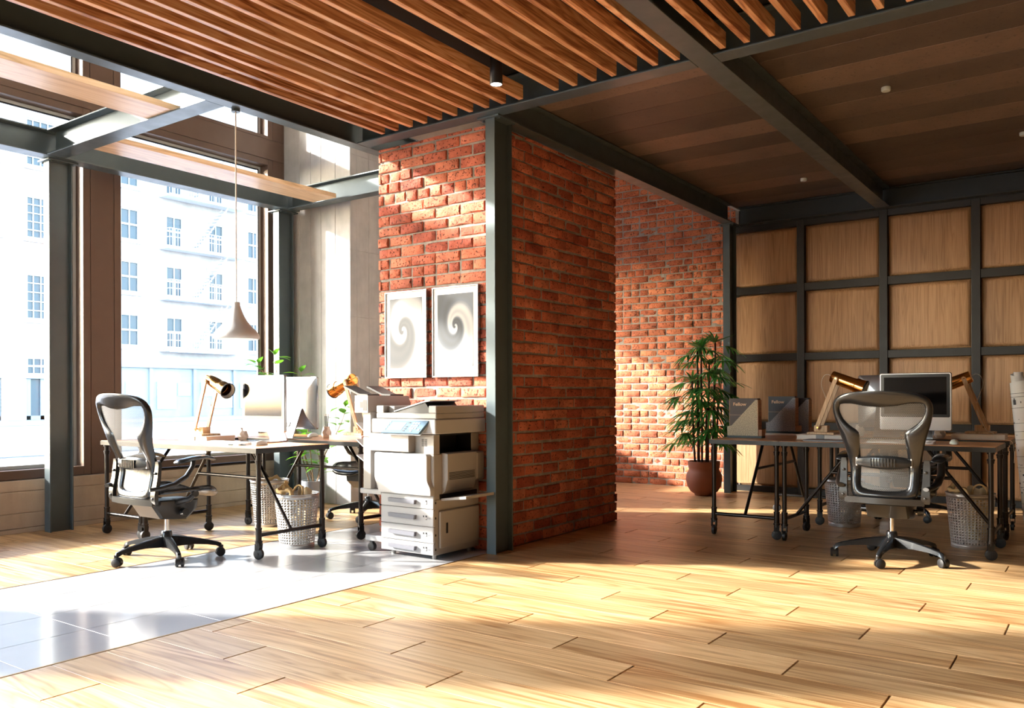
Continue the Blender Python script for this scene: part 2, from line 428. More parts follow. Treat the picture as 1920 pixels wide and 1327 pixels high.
# bricks: every brick a rounded, uneven lump standing proud of the mortar
def brick(mb, P, u0, u1, z0, z1, d, nu=4, nz=3, jit=1.0):
    """P(u, z, out) -> world; out is how far the face stands out"""
    j = lambda a: rnd.uniform(-a, a) * jit
    u0 += j(.005); u1 += j(.005); z0 += j(.004); z1 += j(.004); d += j(.006)
    tl, tr = j(.004), j(.004)
    loops = []
    for (ins, out) in ((0, -.012), (0, d - .007), (.006, d)):
        loops.append((u0 + ins, u1 - ins, z0 + ins, z1 - ins, out))
    vs = []; fs = []
    # front grid
    ua, ub, za, zb, o = loops[2]
    g = {}
    for i in range(nu + 1):
        for k in range(nz + 1):
            u = ua + (ub - ua) * i / nu; z = za + (zb - za) * k / nz
            e = (i in (0, nu)) + (k in (0, nz))
            if 0 < i < nu: u += j(.006)
            z += j(.0030) + (tl if i < nu / 2 else tr) * (k / nz - .5)
            g[i, k] = len(vs); vs.append(P(u, z, o + j(.0036) - .0045 * (e == 2)))
    for i in range(nu):
        for k in range(nz):
            fs.append((g[i, k], g[i + 1, k], g[i + 1, k + 1], g[i, k + 1]))
    per = [(i, 0) for i in range(nu)] + [(nu, k) for k in range(nz)] + [(i, nz) for i in range(nu, 0, -1)] + [(0, k) for k in range(nz, 0, -1)]
    prev = [g[p] for p in per]
    for lv in (1, 0):
        ua, ub, za, zb, o = loops[lv]; cur = []
        for (i, k) in per:
            u = ua + (ub - ua) * i / nu; z = za + (zb - za) * k / nz
            cur.append(len(vs)); vs.append(P(u + j(.0012), z + j(.0012), o))
        n = len(per)
        for q in range(n):
            fs.append((prev[q], cur[q], cur[(q + 1) % n], prev[(q + 1) % n]))
        prev = cur
    mb.add(vs, fs)
def brick_face(mb, P, U0, U1, Z0, Z1, nu=4, nz=3, L=.232, H=.0825, J=.0150, proud=.013, phase=0.0, jit=1.0):
    row = 0; z = Z0
    while z < Z1 - .01:
        zt = min(z + H - J, Z1); head = row % 7 == 3
        l = L / 2 if head else L
        u = U0 - (l * .5 if row % 2 else 0) - phase * l
        while u < U1:
            a, b = max(u, U0), min(u + l - J, U1)
            # the odd brick is two halves
            if b - a > .03:
                if not head and b - a > .2 and rnd.random() < .07:
                    c_ = (a + b) / 2; brick(mb, P, a, c_ - J / 2, z, zt, proud, 2, nz, jit); brick(mb, P, c_ + J / 2, b, z, zt, proud, 2, nz, jit)
                else: brick(mb, P, a, b, z, zt, proud + rnd.choice((0, 0, 0, -.004, .004)), nu if b - a > .13 else 2, nz, jit)
            u += l
        z += H; row += 1
wp = thing('wall_middle', None, None, kind='structure'); wp['label'] = 'free-standing red brick partition between the two work areas'
m = MB(); m.box(-4.600, -3.512, 4.735, 6.490, 0, 2.995); obj('mortar', m, M['mortar'], wp, 0)
m = MB()
brick_face(m, lambda u, z, o: (u, 4.735 - o, z), -4.612, -3.500, .004, 2.99)
brick_face(m, lambda u, z, o: (-3.512 + o, u, z), 4.722, 6.502, .004, 2.99, phase=.3)
brick_face(m, lambda u, z, o: (-u, 6.490 + o, z), 3.50, 4.612, .004, 2.99, 2, 2)
brick_face(m, lambda u, z, o: (-4.600 - o, -u, z), -4.96, -4.722, .004, 2.99, 2, 2)
obj('bricks', m, M['brick'], wp, 40)
wf = thing('wall_far', None, None, kind='structure'); wf['label'] = 'far brick wall behind the potted palm'
m = MB(); m.box(-7.6, -3.46, 9.385, 9.6, 0, 4.9); obj('mortar', m, M['mortar'], wf, 0)
m = MB(); brick_face(m, lambda u, z, o: (u, 9.385 - o, z), -7.15, -3.50, .004, 4.30, 3, 2, J=.0125, proud=.008, jit=.55); obj('bricks', m, M['brick2'], wf, 40)

# wood panelled wall
wb = thing('wall_back', None, None, kind='structure'); wb['label'] = 'panelled wall of oak squares in a black wooden grid'
m = MB(); m.box(-3.46, 5.1, 9.40, 9.6, 0, 3.3); obj('backing', m, M['blackwood'], wb, 0)
zb = [(0, .066), (.709, .790), (1.468, 1.549), (2.225, 2.311), (2.937, 3.03)]
px = [-3.595 + .8445 * k for k in range(11)]
m = MB()
for x in px: m.box(x - .040, x + .040, 9.335, 9.41, 0, 3.03, .003)
obj('grid_posts', m, M['blackwood'], wb, 30)
m = MB()
for a, b in zip(px, px[1:]):
    for z0, z1 in zb: m.box(a + .0405, b - .0405, 9.342, 9.41, z0, z1, .003)
obj('grid_rails', m, M['blackwood'], wb, 30)
for a, b in zip(px, px[1:]):
    for (q, z0), (z1, q2) in zip(zb, zb[1:]):
        m = MB(); x0, x1 = a + .041, b - .041
        lv = [(0, 0), (.012, .008), (.022, .020), (.034, .026), (.05, .028)]
        m.ring([[(x0 + i, 9.40 - d, z0 + i), (x1 - i, 9.40 - d, z0 + i), (x1 - i, 9.40 - d, z1 - i), (x0 + i, 9.40 - d, z1 - i)] for i, d in lv], True, False, True)
        obj('wood_panel', m, M['panel'], wb, 40)

# steel frame ------------------------------------------------------
def ibeam(ax, c, a0, a1, w, z0, z1, tf=.011, tw=.008):
    m = MB()
    def B(u0, u1, zz0, zz1):
        if ax == 'x': m.box(a0, a1, c + u0, c + u1, zz0, zz1, .0015)
        else: m.box(c + u0, c + u1, a0, a1, zz0, zz1, .0015)
    B(-w / 2, w / 2, z0, z0 + tf); B(-w / 2, w / 2, z1 - tf, z1); B(-tw / 2, tw / 2, z0 + tf, z1 - tf)
    return m
def beam(label, ax, c, a0, a1, w, z0=3.0, z1=3.2, mat='steel'):
    return struct(obj('steel_beam', ibeam(ax, c, a0, a1, w, z0, z1), M[mat], ang=30), label, 'steel beam')
beam('steel beam across the ceiling edge from the brick corner to the middle beam', 'x', 4.59, -4.645, -1.955, .125)
beam('short steel beam at top right closing off the slats beside the middle beam', 'x', 4.59, -1.815, 5.0, .125)
beam('long steel beam running from the slats back to the panelled wall', 'y', -1.885, -5.0, 9.20, .135)
beam('steel beam along the top of the brick partition', 'y', -3.46, 4.655, 9.03, .120)
beam('steel beam along the window side of the slatted ceiling', 'y', -4.705, -5.0, 6.3, .105)
beam('dark steel beam along the top of the panelled wall', 'x', 9.265, -3.40, 5.0, .12, 3.0, 3.2, 'steeldark')
beam('steel cross beam under the nearer loft board', 'x', 3.365, -6.82, -4.76, .145)
beam('steel cross beam meeting the brick partition', 'x', 5.74, -6.82, -4.61, .125)
beam('steel beam parallel to the window on the two slim columns', 'y', -6.90, 1.9, 5.84, .15)
def column(label, x, y, w=.082, d=.195, z1=3.0):
    m = MB(); tf = .012
    m.box(x - w / 2, x + w / 2, y - d / 2, y - d / 2 + tf, 0, z1, .0015); m.box(x - w / 2, x + w / 2, y + d / 2 - tf, y + d / 2, 0, z1, .0015)
    m.box(x - .005, x + .005, y - d / 2 + tf, y + d / 2 - tf, 0, z1)
    o = struct(obj('steel_column', m, M['steel'], ang=30), label, 'steel column')
    m = MB(); m.box(x - .09, x + .09, y - d / 2 - .025, y + d / 2 + .025, z1 - .013, z1 - .001, .001)
    for sx in (-1, 1):
        for sy in (-1, 1): m.cyl((x + sx * .065, y + sy * .085, z1 - .024), (x + sx * .065, y + sy * .085, z1 - .012), .011, n=6)
    obj('cap_plate', m, M['steel'], o, 30); return o
column('dark steel column at the corner of the brick partition', -3.458, 4.725, .080, .205)
column('steel column in front of the brown window pier', -6.972, 3.455, .088, .19)
column('steel column beside the concrete pier', -6.972, 5.745, .088, .19)
column('steel column between far brick wall and wood panels', -3.472, 9.13, .075, .20)

# ceilings ----------------------------------------------------------
m = MB(); m.box(-4.70, 5.1, -5.1, 4.59, 3.215, 3.26); struct(obj('ceiling', m, M['ceilblack'], ang=0))
m = MB(); y = 4.6 - .02
k = 0
while y < 9.4:
    y1 = min(y + .362, 9.42)
    for xa, xb in ((-3.46, -1.885), (-1.885, 5.1)): m.box(xa + .001, xb - .001, y + .002, y1 - .002, 3.207, 3.25, .002)
    y = y1
struct(obj('ceiling_planks', m, M['ceilplank'], ang=30))
m = MB(); m.box(-7.6, -3.4, -5.1, 9.6, 4.9, 5.0); struct(obj('ceiling_loft', m, M['wallplain'], ang=0))
m = MB(); m.box(-4.70, -4.66, -5.1, 4.64, 3.2, 4.9); m.box(-4.66, -3.44, 4.60, 4.64, 3.2, 4.9); m.box(-3.48, -3.44, 4.64, 9.5, 3.2, 4.9); struct(obj('wall_bulkhead', m, M['wallplain'], ang=0))
m = MB(); m.box(0, .035, -7.5, 0, 0, .09, .002)
s0 = None
for k in list(range(0, 10)) + list(range(11, 18)) + list(range(19, 29)):
    x = -4.365 + .1368 * k
    if s0 is None: o = s0 = obj('ceiling_slat', m, M['slat'], None, 30)
    else: o = s0.copy(); C.objects.link(o)
    o.location = (x, 4.505, 3.0115)
    if k < 10: tag(o, 'oak slat in the ceiling between the window beam and the dark gap', 'ceiling slat', 'ceiling slats left of the downlight')
    elif k < 18: tag(o, 'oak slat in the ceiling between the dark gap and the middle beam', 'ceiling slat', 'ceiling slats right of the downlight')
    else: tag(o, 'oak slat in the ceiling at top right beyond the middle beam', 'ceiling slat', 'ceiling slats beyond the middle beam')
def loft_board(label, x0, x1, y0, y1):
    m = MB(); m.box(x0, x1, y0, y1, 3.0115, 3.053, .002)
    tag(obj('loft_board', m, M['board'], None, 30), label, 'wooden board')
loft_board('wide oak board lying on the steel beams at the upper left edge', -5.437, -5.123, -2.0, 3.362)
loft_board('wide oak board lying across two steel beams behind the pendant cord', -6.435, -6.105, 3.43, 5.672)

# window wall ----------------------------------------------------------
XW = -7.15
m = MB(); z = 0
for z1 in (.04, .16, .335, .425):
    m.box(-7.5, -7.105 + rnd.uniform(-.003, .003), -5, 6.0, z, z1 - .004, .003); z = z1
m.box(-7.5, -7.115, -5, 6.0, 0, .42)
struct(obj('wall_parapet', m, M['concrete2'], ang=30), 'low concrete parapet under the big windows')
def clad(name, y0, y1, z0, z1, x0=-7.42, x1=XW):
    m = MB(); m.box(x0, x1, y0, y1, z0, z1, .002); return struct(obj(name, m, M['frame'], ang=30))
FW = .066
for y0, y1 in ((3.75 + FW, 4.09 - FW), (5.69 + FW, 5.93), (-.60 + FW, .42 - FW), (-3.1, -2.30)):
    for z0, z1 in ((.425, 3.562), (3.771, 4.719)): clad('wall_left_pier', y0, y1, z0, z1)
clad('wall_left_end', -5.0, -4.6, .425, 4.9)
clad('wall_left_transom', -4.6, 5.93, 3.563, 3.770)
clad('wall_left_head', -5.0, 5.93, 4.72, 4.9)
def window(name, y0, y1, z0, z1, bot=.075):
    w = thing(name, None, None, kind='structure')
    m = MB(); X0, X1 = XW - .17, XW + .002; g = .003
    a, b = y0 - FW + g, y1 + FW - g; zt = z1 + .06; zbm = z0 - bot
    m.box(X0, X1, a, y0, zbm, zt, .003); m.box(X0, X1, y1, b, zbm, zt, .003)
    m.box(X0, X1, y0 - .001, y1 + .001, zbm, z0, .003); m.box(X0, X1, y0 - .001, y1 + .001, z1, zt, .003)
    obj('frame', m, M['frame'], w, 30)
    m = MB(); s = .030; X0, X1 = XW - .155, XW - .115
    m.box(X0, X1, y0, y0 + s, z0, z1, .003); m.box(X0, X1, y1 - s, y1, z0, z1, .003); m.box(X0, X1, y0 + s, y1 - s, z0, z0 + s, .003); m.box(X0, X1, y0 + s, y1 - s, z1 - s, z1, .003)
    obj('sash', m, M['sash'], w, 30)
    m = MB(); X1 = XW - .112; s2 = .012
    m.box(X1 - .01, X1, y0 + s, y0 + s + s2, z0 + s, z1 - s); m.box(X1 - .01, X1, y1 - s - s2, y1 - s, z0 + s, z1 - s)
    m.box(X1 - .01, X1, y0 + s, y1 - s, z1 - s - s2, z1 - s)
    obj('gasket', m, M['gasket'], w, 0)
    m = MB(); m.box(XW - .140, XW - .132, y0 + .01, y1 - .01, z0 + .01, z1 - .01); obj('glass_pane', m, M['glass'], w, 0)
    return w
window('window_1', .42, 3.75, .50, 3.50); window('window_2', 4.09, 5.69, .50, 3.50)
window('window_3', .42, 3.75, 3.805, 4.66, .035); window('window_4', 4.09, 5.69, 3.805, 4.66, .035)
w9 = thing('fill_window', None, None, kind='structure'); m = MB(); m.box(XW - .14, XW - .132, -4.6, -3.1, .43, 4.71); obj('glass_pane', m, M['glass'], w9, 0)  # unseen window, added so more daylight reaches the near floor
window('window_5', -2.234, -.60, .50, 3.50); window('window_6', -2.234, -.60, 3.805, 4.66, .035)
# concrete pier beside the window, made of board-marked strips
m = MB(); x = -7.15
for x1 in (-6.905, -6.73, -6.575, -6.365, -6.150):
    m.box(x, x1 - .003, 5.90, 6.10, 0, 4.9, .003); x = x1
m.box(-7.5, -6.155, 5.905, 6.50, 0, 4.9)
for y0, y1 in ((5.903, 5.985), (5.988, 6.155), (6.158, 6.5)):
    for z0, z1 in ((0, .62), (.623, 1.88), (1.883, 2.55), (2.553, 3.5), (3.503, 4.9)): m.box(-6.2, -6.150, y0, y1, z0, z1, .002)
struct(obj('wall_pier', m, M['concrete'], ang=30), 'board-marked concrete pier between the window and the brick partition')
# wall beyond the pier with a strip window that lights the far brick wall
def solid(name, x0, x1, y0, y1, z0, z1, mat='wallplain', label=None):
    m = MB(); m.box(x0, x1, y0, y1, z0, z1); return struct(obj(name, m, M[mat], ang=0), label)
solid('wall_left_far', -7.4, -7.15, 6.5, 9.4, 0, 1.40); solid('wall_left_far', -7.4, -7.15, 6.5, 9.4, 2.75, 4.9)
solid('wall_left_far', -7.4, -7.15, 6.5, 6.85, 1.40, 2.75); solid('wall_left_far', -7.4, -7.15, 9.25, 9.4, 1.40, 2.75)
w = thing('window_7', None, None, kind='structure'); m = MB(); m.box(-7.28, -7.27, 6.85, 9.25, 1.4, 2.75); obj('glass_pane', m, M['glass'], w, 0)
solid('wall_right', 5.0, 5.2, -5.2, 9.6, 0, 3.3, 'wallbrown')
solid('wall_front', -4.2, 5.2, -5.2, -5.0, 0, 4.9); solid('wall_front', -7.5, -4.2, -5.2, -5.0, 0, .5); solid('wall_front', -7.5, -4.2, -5.2, -5.0, 3.5, 4.9)  # unseen wall, left open at one end to add sky fill
# ================================================================== OUTSIDE THE WINDOW
m = MB(); m.box(-120, -7.5, -70, 120, -.12, -.03); struct(obj('street', m, M['road'], ang=0))
m = MB(); m.box(-17, -16.7, -60, 90, -.03, .10, .02); struct(obj('kerb', m, M['road'], ang=30))
m = MB(); m.box(-39.0, -35.5, -60, 90, -.03, .12, .02); struct(obj('pavement', m, M['road'], ang=30))
FX = -39.0
def pane_window(par, y0, y1, z0, z1, ny, nz, lintel=True, depth=.22):
    f = MB(); b = .07
    f.box(FX - .10, FX - .02, y0, y0 + b, z0, z1); f.box(FX - .10, FX - .02, y1 - b, y1, z0, z1)
    f.box(FX - .10, FX - .024, y0 + .01, y1 - .01, z0, z0 + b); f.box(FX - .10, FX - .024, y0 + .01, y1 - .01, z1 - b, z1)
    for i in range(1, ny): y = y0 + (y1 - y0) * i / ny; f.box(FX - .10, FX - .034, y - .022, y + .022, z0 + .01, z1 - .01)
    for i in range(1, nz): z = z0 + (z1 - z0) * i / nz; t_ = .045 if (nz == 2) else .022; f.box(FX - .10, FX - .030, y0 + .01, y1 - .01, z - t_, z + t_)
    f.box(FX - .05, FX + .12, y0 - .12, y1 + .12, z0 - .16, z0)
    if lintel: f.box(FX - .02, FX + .04, y0 - .12, y1 + .12, z1, z1 + .16)
    o = obj('window', f, M['winwhite'], par, 0)
    g = MB(); g.box(FX - .14, FX - .09, y0, y1, z0, z1); obj('pane', g, M['winglass'], o, 0); return o
def wall_with_holes(y0, y1, z0, z1, holes, x0, x1):
    """a wall slab as boxes round rectangular openings laid out in columns"""
    m = MB(); cols = {}
    for a, b, c, d in holes: cols.setdefault((a, b), []).append((c, d))
    y = y0
    for (a, b) in sorted(cols):
        m.box(x0, x1, y, a, z0, z1); z = z0
        for c, d in sorted(cols[a, b]):
            if c > z: m.box(x0, x1, a, b, z, c)
            z = d
        m.box(x0, x1, a, b, z, z1); y = b
    m.box(x0, x1, y, y1, z0, z1); return m
H1 = []; bb = thing('brick_building', 'pale brick building across the street with tall gridded windows', 'building', (0, 0, 0))
for c in range(-1, 3):
    ya = 15.25 + 2.67 * (c) if c < 2 else 0
    if c >= 2: continue
    for z0, z1 in ((4.58, 6.60), (8.18, 10.06), (11.4, 13.5)): H1.append((ya, ya + 1.63, z0, z1))
    H1.append((ya, ya + 1.63, -.03, 2.9))
obj('facade', wall_with_holes(10.5, 21.4, -.05, 19.0, H1, FX - .5, FX), M['fac1'], bb, 0)
m = MB(); m.box(FX - 8, FX - .5, 10.5, 21.4, -.05, 18.5); obj('building_body', m, M['winglass'], bb, 0)
for a, b, c, d in H1:
    if c > 0: pane_window(bb, a, b, c, d, 5, 5)
    else:
        pane_window(bb, a, b, 2.12, d, 5, 2)
        m = MB()
        for q in (a, (a + b) / 2):
            m.box(FX - .12, FX - .05, q + .02, q + .2, 0, 2.1); m.box(FX - .12, FX - .05, q + .62, q + .8, 0, 2.1)
            m.box(FX - .12, FX - .05, q + .02, q + .8, 0, .3); m.box(FX - .12, FX - .05, q + .02, q + .8, 1.95, 2.1)
        dr = obj('door', m, M['shop'], bb, 0); m = MB(); m.box(FX - .2, FX - .12, a, b, 0, 2.1); obj('pane', m, M['winglass'], dr, 0)
wbld = thing('white_building', 'white apartment building across the street with iron fire escapes', 'building', (0, 0, 0))
H2 = []
cols = [(22.26, 23.24), (24.68, 25.65), (27.16, 28.10), (29.63, 30.50), (32.2, 33.1)]
for a, b in cols:
    for z0, z1 in ((3.62, 5.19), (6.25, 7.78), (8.80, 10.34), (11.42, 13.0), (14.0, 15.6)): H2.append((a, b, z0, z1))
obj('facade', wall_with_holes(21.4, 36.0, 2.72, 17.5, H2, FX - .5, FX), M['fac2'], wbld, 0)
m = MB(); m.box(FX - 8, FX - .5, 21.4, 36.0, -.05, 17.0); obj('building_body', m, M['winglass'], wbld, 0)
for a, b, c, d in H2: pane_window(wbld, a, b, c, d, 2, 2)
m = MB(); m.box(FX - .3, FX - .02, 21.4, 36, -.05, 2.72); m.box(FX - .1, FX + .22, 21.4, 36, 2.58, 2.78)
for y in (21.5, 23.81, 26.27, 28.72, 31.2, 33.6): m.box(FX - .1, FX + .10, y - .09, y + .09, 0, 2.6)
sh = obj('shopfront', m, M['shop'], wbld, 0)
for y0, y1, z0, z1 in ((22.6, 23.2, 1.25, 1.8), (24.25, 25.12, .6, 1.8), (25.42, 25.93, 1.28, 1.75), (26.75, 27.3, 1.25, 1.8), (27.53, 28.5, .62, 1.85), (29.2, 30.4, .6, 1.8)):
    m = MB(); m.box(FX - .03, FX + .01, y0, y1, z0, z1); f = obj('shop_window', m, M['beigepaper'], sh, 0)
    m = MB()
    for a, b, c, d in ((y0 - .09, y0, z0 - .09, z1 + .09), (y1, y1 + .09, z0 - .09, z1 + .09), (y0, y1, z0 - .09, z0), (y0, y1, z1, z1 + .09)): m.box(FX - .03, FX + .05, a, b, c, d)
    obj('frame', m, M['winwhite'], f, 0)
for zf in (3.50, 6.10, 8.66, 11.28):
    fe = MB(); Y0, Y1 = 24.3, 28.85; X0, X1 = FX + .02, FX + .95
    fe.box(X0, X1, Y0, Y1, zf - .10, zf - .03); fe.box(X1 - .05, X1 + .01, Y0 - .01, Y1 + .01, zf - .14, zf)
    for zz in (zf + .45, zf + .88): fe.box(X1 - .035, X1, Y0, Y1, zz - .018, zz + .018)
    y = Y0
    while y <= Y1 + .01: fe.box(X1 - .028, X1 - .006, y - .012, y + .012, zf, zf + .9); y += .15
    for y in (Y0, Y1):
        for zz in (zf + .45, zf + .88): fe.box(X0, X1, y - .018, y + .018, zz - .018, zz + .018)
    n = 12
    for side in (0, .5):
        fe.tube([(FX + .35 + side, 25.9, zf + .0), (FX + .35 + side, 27.75, zf + 2.45)], .035, 5)
    for i in range(1, n):
        q = i / n; y = 25.9 + 1.85 * q; z = zf + 2.45 * q; fe.box(FX + .35, FX + .85, y - .09, y + .09, z - .015, z + .015)
    obj('fire_escape', fe, M['winwhite'], wbld, 0)
# ================================================================== FURNITURE (each built once at its own origin)
def make_desk(L, W, over=(.028, .04), z=.743, seed=1):
    """pipe-legged desk on castors; legs at 0..L, 0..W"""
    R = random.Random(seed)
    t = thing('pipe_desk', '-', 'desk')
    m = MB(); m.box(-over[0], L + over[0], -over[1], W + over[1], z - .010, z, .0015); obj('desktop', m, M['deskwood'], t, 30)
    m = MB(); a = .004
    for x0, x1, y0, y1 in ((-over[0] - a, L + over[0] + a, -over[1] - a, -over[1] + .02), (-over[0] - a, L + over[0] + a, W + over[1] - .02, W + over[1] + a),
                           (-over[0] - a, -over[0] + .02, -over[1] + .02, W + over[1] - .02), (L + over[0] - .02, L + over[0] + a, -over[1] + .02, W + over[1] - .02)):
        m.box(x0, x1, y0, y1, z - .036, z - .003, .001)
    m.box(-over[0] + .02, L + over[0] - .02, -over[1] + .02, W + over[1] - .02, z - .018, z - .010)
    obj('apron', m, M['black'], t, 30)
    leg0 = None
    for x in (0, L):
        for y in (0, W):
            if leg0 is None:
                m = MB(); m.cyl((0, 0, .125), (0, 0, z - .036), .0165, n=14)
                for zc, r, h in ((.655, .024, .010), (.648, .021, .03), (.205, .023, .011), (.150, .0205, .11), (.118, .026, .012), (z - .043, .024, .012)):
                    m.cyl((0, 0, zc - h / 2), (0, 0, zc + h / 2), r, n=14)
                leg0 = lg = obj('leg', m, M['pipe'], t, 35)
                m = MB(); m.box(-.017, .017, -.019, .019, .098, .116, .003)
                for s in (-1, 1): m.prism([(-.020, .062), (.016, .062), (.019, .104), (-.019, .104)], 'y', s * .017 - .002, s * .017 + .002)
                cs = obj('castor_fork', m, M['black'], lg, 35); cas0 = cs
                m = MB(); m.tube([(0, -.0125, .0365), (0, -.010, .0365), (0, .010, .0365), (0, .0125, .0365)], [.030, .0365, .0365, .030], 24)
                m.cyl((0, -.018, .0365), (0, .018, .0365), .008, n=10); wh0 = obj('castor_wheel', m, M['rubber'], lg, 35)
            else:
                lg = leg0.copy(); C.objects.link(lg); lg.parent = t
                for o in (cas0, wh0): c = o.copy(); C.objects.link(c); c.parent = lg
            lg.location = (x, y, 0)
            rz = R.choice((.25, 1.6, .1, -.6, 1.2, 0.0))
            for c in KidsOf(lg): c.rotation_euler = (0, 0, rz)
    long_x = L >= W
    ends = ((0, 1), (L, -1)) if long_x else ((0, 1), (W, -1))
    def q(u, v, zz): return (u, v, zz) if long_x else (v, u, zz)
    ww = W if long_x else L; LL = L if long_x else W
    for e, s in ends:
        m = MB(); m.cyl(q(e, .012, .160), q(e, ww - .012, .160), .0135, n=12); obj('crossbar', m, M['pipe'], t, 35)
        m = MB(); m.cyl(q(e + s * .01, ww / 2, .168), q(e + s * .44, ww / 2, z - .02), .0125, n=12); obj('strut', m, M['pipe'], t, 35)
    zr = .50; xr = .01 + .43 * (zr - .168) / (z - .02 - .168)
    m = MB(); m.cyl(q(xr, ww / 2, zr), q(LL - xr, ww / 2, zr), .0125, n=12); obj('rail', m, M['pipe'], t, 35)
    return t
def KidsOf(o): return [c for c in C.objects if c.parent == o]

# ---------------------------------------------------------------- mesh-backed office chair (faces +y)
def back_y(x, z):
    """the shell: lumbar curve in z, hugging curve in x"""
    u = (z - .42) / .68
    y = -.235 - .055 * u - .075 * u * u + .045 * math.exp(-((z - .63) / .12) ** 2)
    return y + .55 * x * x - (.02 if z > 1.06 else 0) * ((z - 1.06) / .05) ** 2
def lerp_tab(tab, z):
    if z <= tab[0][0]: return tab[0][1]
    for (a, x), (b, y) in zip(tab, tab[1:]):
        if z <= b:
            q = (z - a) / (b - a); q = q * q * (3 - 2 * q); return x + (y - x) * q
    return tab[-1][1]
def make_chair():
    t = thing('office_chair', '-', 'chair')
    # five-star base
    for i in range(5):
        a = math.radians(-92 + 72 * i); ca, sa = math.cos(a), math.sin(a)
        m = MB(); secs = []
        for r, z0, z1, w in ((.02, .085, .155, .030), (.07, .085, .150, .030), (.16, .092, .137, .024), (.26, .085, .115, .019), (.315, .075, .100, .017), (.345, .058, .090, .015), (.352, .046, .078, .013)):
            w2 = w * .62
            secs.append([(r, -w, z0), (r, w, z0), (r, w2 + .002, z1 - .004), (r, w2 * .5, z1), (r, -w2 * .5, z1), (r, -w2 - .002, z1 - .004)])
        m.ring(secs); Mx = Matrix.Rotation(a, 4, 'Z'); m.xf(0, Mx)
        lg = obj('base_leg', m, M['graphite'], t, 50)
        m = MB(); sw = .5 + i * 1.9; d = Vector((math.cos(sw), math.sin(sw), 0)); p = Vector((.352 * ca, .352 * sa, 0)) + d * .012; nrm = Vector((-d.y, d.x, 0))
        for s in (-1, 1):
            c0 = p + nrm * (s * .009) + Vector((0, 0, .029)); c1 = p + nrm * (s * .026) + Vector((0, 0, .029))
            m.tube([c0, c0 + (c1 - c0) * .2, c0 + (c1 - c0) * .8, c1], [.026, .029, .029, .024], 20)
        obj('castor_wheel', m, M['rubber'], lg, 35)
        m = MB(); hood = []
        for k in range(9):
            th = PI * (k / 8) * 1.02 - .2
            hood.append(p + d * (-.033 * math.cos(th)) + Vector((0, 0, .029 + .033 * math.sin(th))))
        m.ring([[h - nrm * .011 for h in hood] + [h * 1.0 - nrm * .011 - Vector((0, 0, .004)) for h in hood[::-1]], [h + nrm * .011 for h in hood] + [h + nrm * .011 - Vector((0, 0, .004)) for h in hood[::-1]]])
        m.cyl((.352 * ca, .352 * sa, .05), (.352 * ca, .352 * sa, .075), .009, n=10)
        obj('castor_hood', m, M['graphite2'], lg, 40)
    m = MB(); m.lathe([(.034, .075), (.042, .085), (.042, .13), (.036, .165), (.034, .182), (.030, .188), (.018, .189)], 24); obj('column_sleeve', m, M['graphite'], t, 40)
    m = MB(); m.cyl((0, 0, .18), (0, 0, .36), .0165, n=20); obj('gas_lift', m, M['chrome'], t, 40)
    # tilt mechanism
    m = MB(); pr = [(-.12, .288), (.07, .266), (.15, .335), (.16, .396), (-.17, .410), (-.18, .375)]
    secs = []
    for x, sc in ((-.128, .88), (-.118, 1), (.118, 1), (.128, .88)): secs.append([(x, y * sc, (.345 + (z - .345) * sc)) for y, z in pr])
    m.ring(secs); mc = obj('tilt_mechanism', m, M['graphite2'], t, 30)
    m = MB()
    for s in (-1, 1):
        m = MB(); m.tube([(s * .12, .02, .325), (s * .150, .02, .325), (s * .155, .02, .325), (s * .190, .02, .325)], [.012, .012, .027, .024], 18); obj('tension_knob', m, M['graphite'], mc, 40)
    # seat: frame ring with net pan
    out = []; N = 48
    def seat_pt(a, k):
        sx, sy = math.cos(a), math.sin(a)
        e = 3.2; r = (abs(sx) ** e + abs(sy) ** e) ** (-1 / e)
        x = sx * r * (.262 - .02 * (sy < 0)) * k; y = .045 + sy * r * .245 * k
        z = .462 + .018 * (x / .25) ** 2 + .012 - (.05 * max(0, (y - .13) / .16) ** 2)
        return x, y, z
    loops = []
    for k, dz in ((1.0, -.006), (1.015, -.020), (.99, -.030), (.90, -.026), (.865, -.008), (.90, .003), (.965, .004)):
        loops.append([(lambda p: (p[0], p[1], p[2] + dz))(seat_pt(2 * PI * i / N, k)) for i in range(N)])
    m = MB(); m.ring(loops + [loops[0]], True, False, False); sf = obj('seat_frame', m, M['graphite'], t, 60)
    m = MB(); ls = []
    for k, dz in ((.89, -.005), (.6, -.020), (.3, -.028), (.02, -.030)):
        ls.append([(lambda p: (p[0], p[1], p[2] + dz))(seat_pt(2 * PI * i / N, k)) for i in range(N)])
    b = m.ring(ls, True, False, True)
    for i, p in enumerate(m.v): m.uv[i] = (p[0], p[1])
    obj('seat_net', m, M['net2'], t, 60)
    for s in (-1, 1):
        m = MB(); m.tube([(s * .235, .06, .445), (s * .21, .03, .41), (s * .13, 0, .392), (s * .08, 0, .385)], [.016, .02, .022, .024], 10)
        m.cyl((s * .228, .05, .448), (s * .258, .05, .448), .022, n=18)
        obj('seat_bracket', m, M['graphite2'], t, 50)
    # back shell
    outer = [(.425, .188), (.445, .200), (.50, .204), (.60, .208), (.70, .222), (.80, .246), (.90, .278), (.97, .294), (1.02, .296), (1.058, .280), (1.086, .238), (1.100, .17), (1.107, .09), (1.109, .0)]
    inner = [(.478, .115), (.490, .134), (.51, .140), (.60, .140), (.70, .139), (.80, .134), (.842, .131), (.862, .150), (.89, .190), (.925, .226), (.97, .248), (1.005, .252), (1.028, .242), (1.028, .17), (1.012, .09), (1.005, .0)]
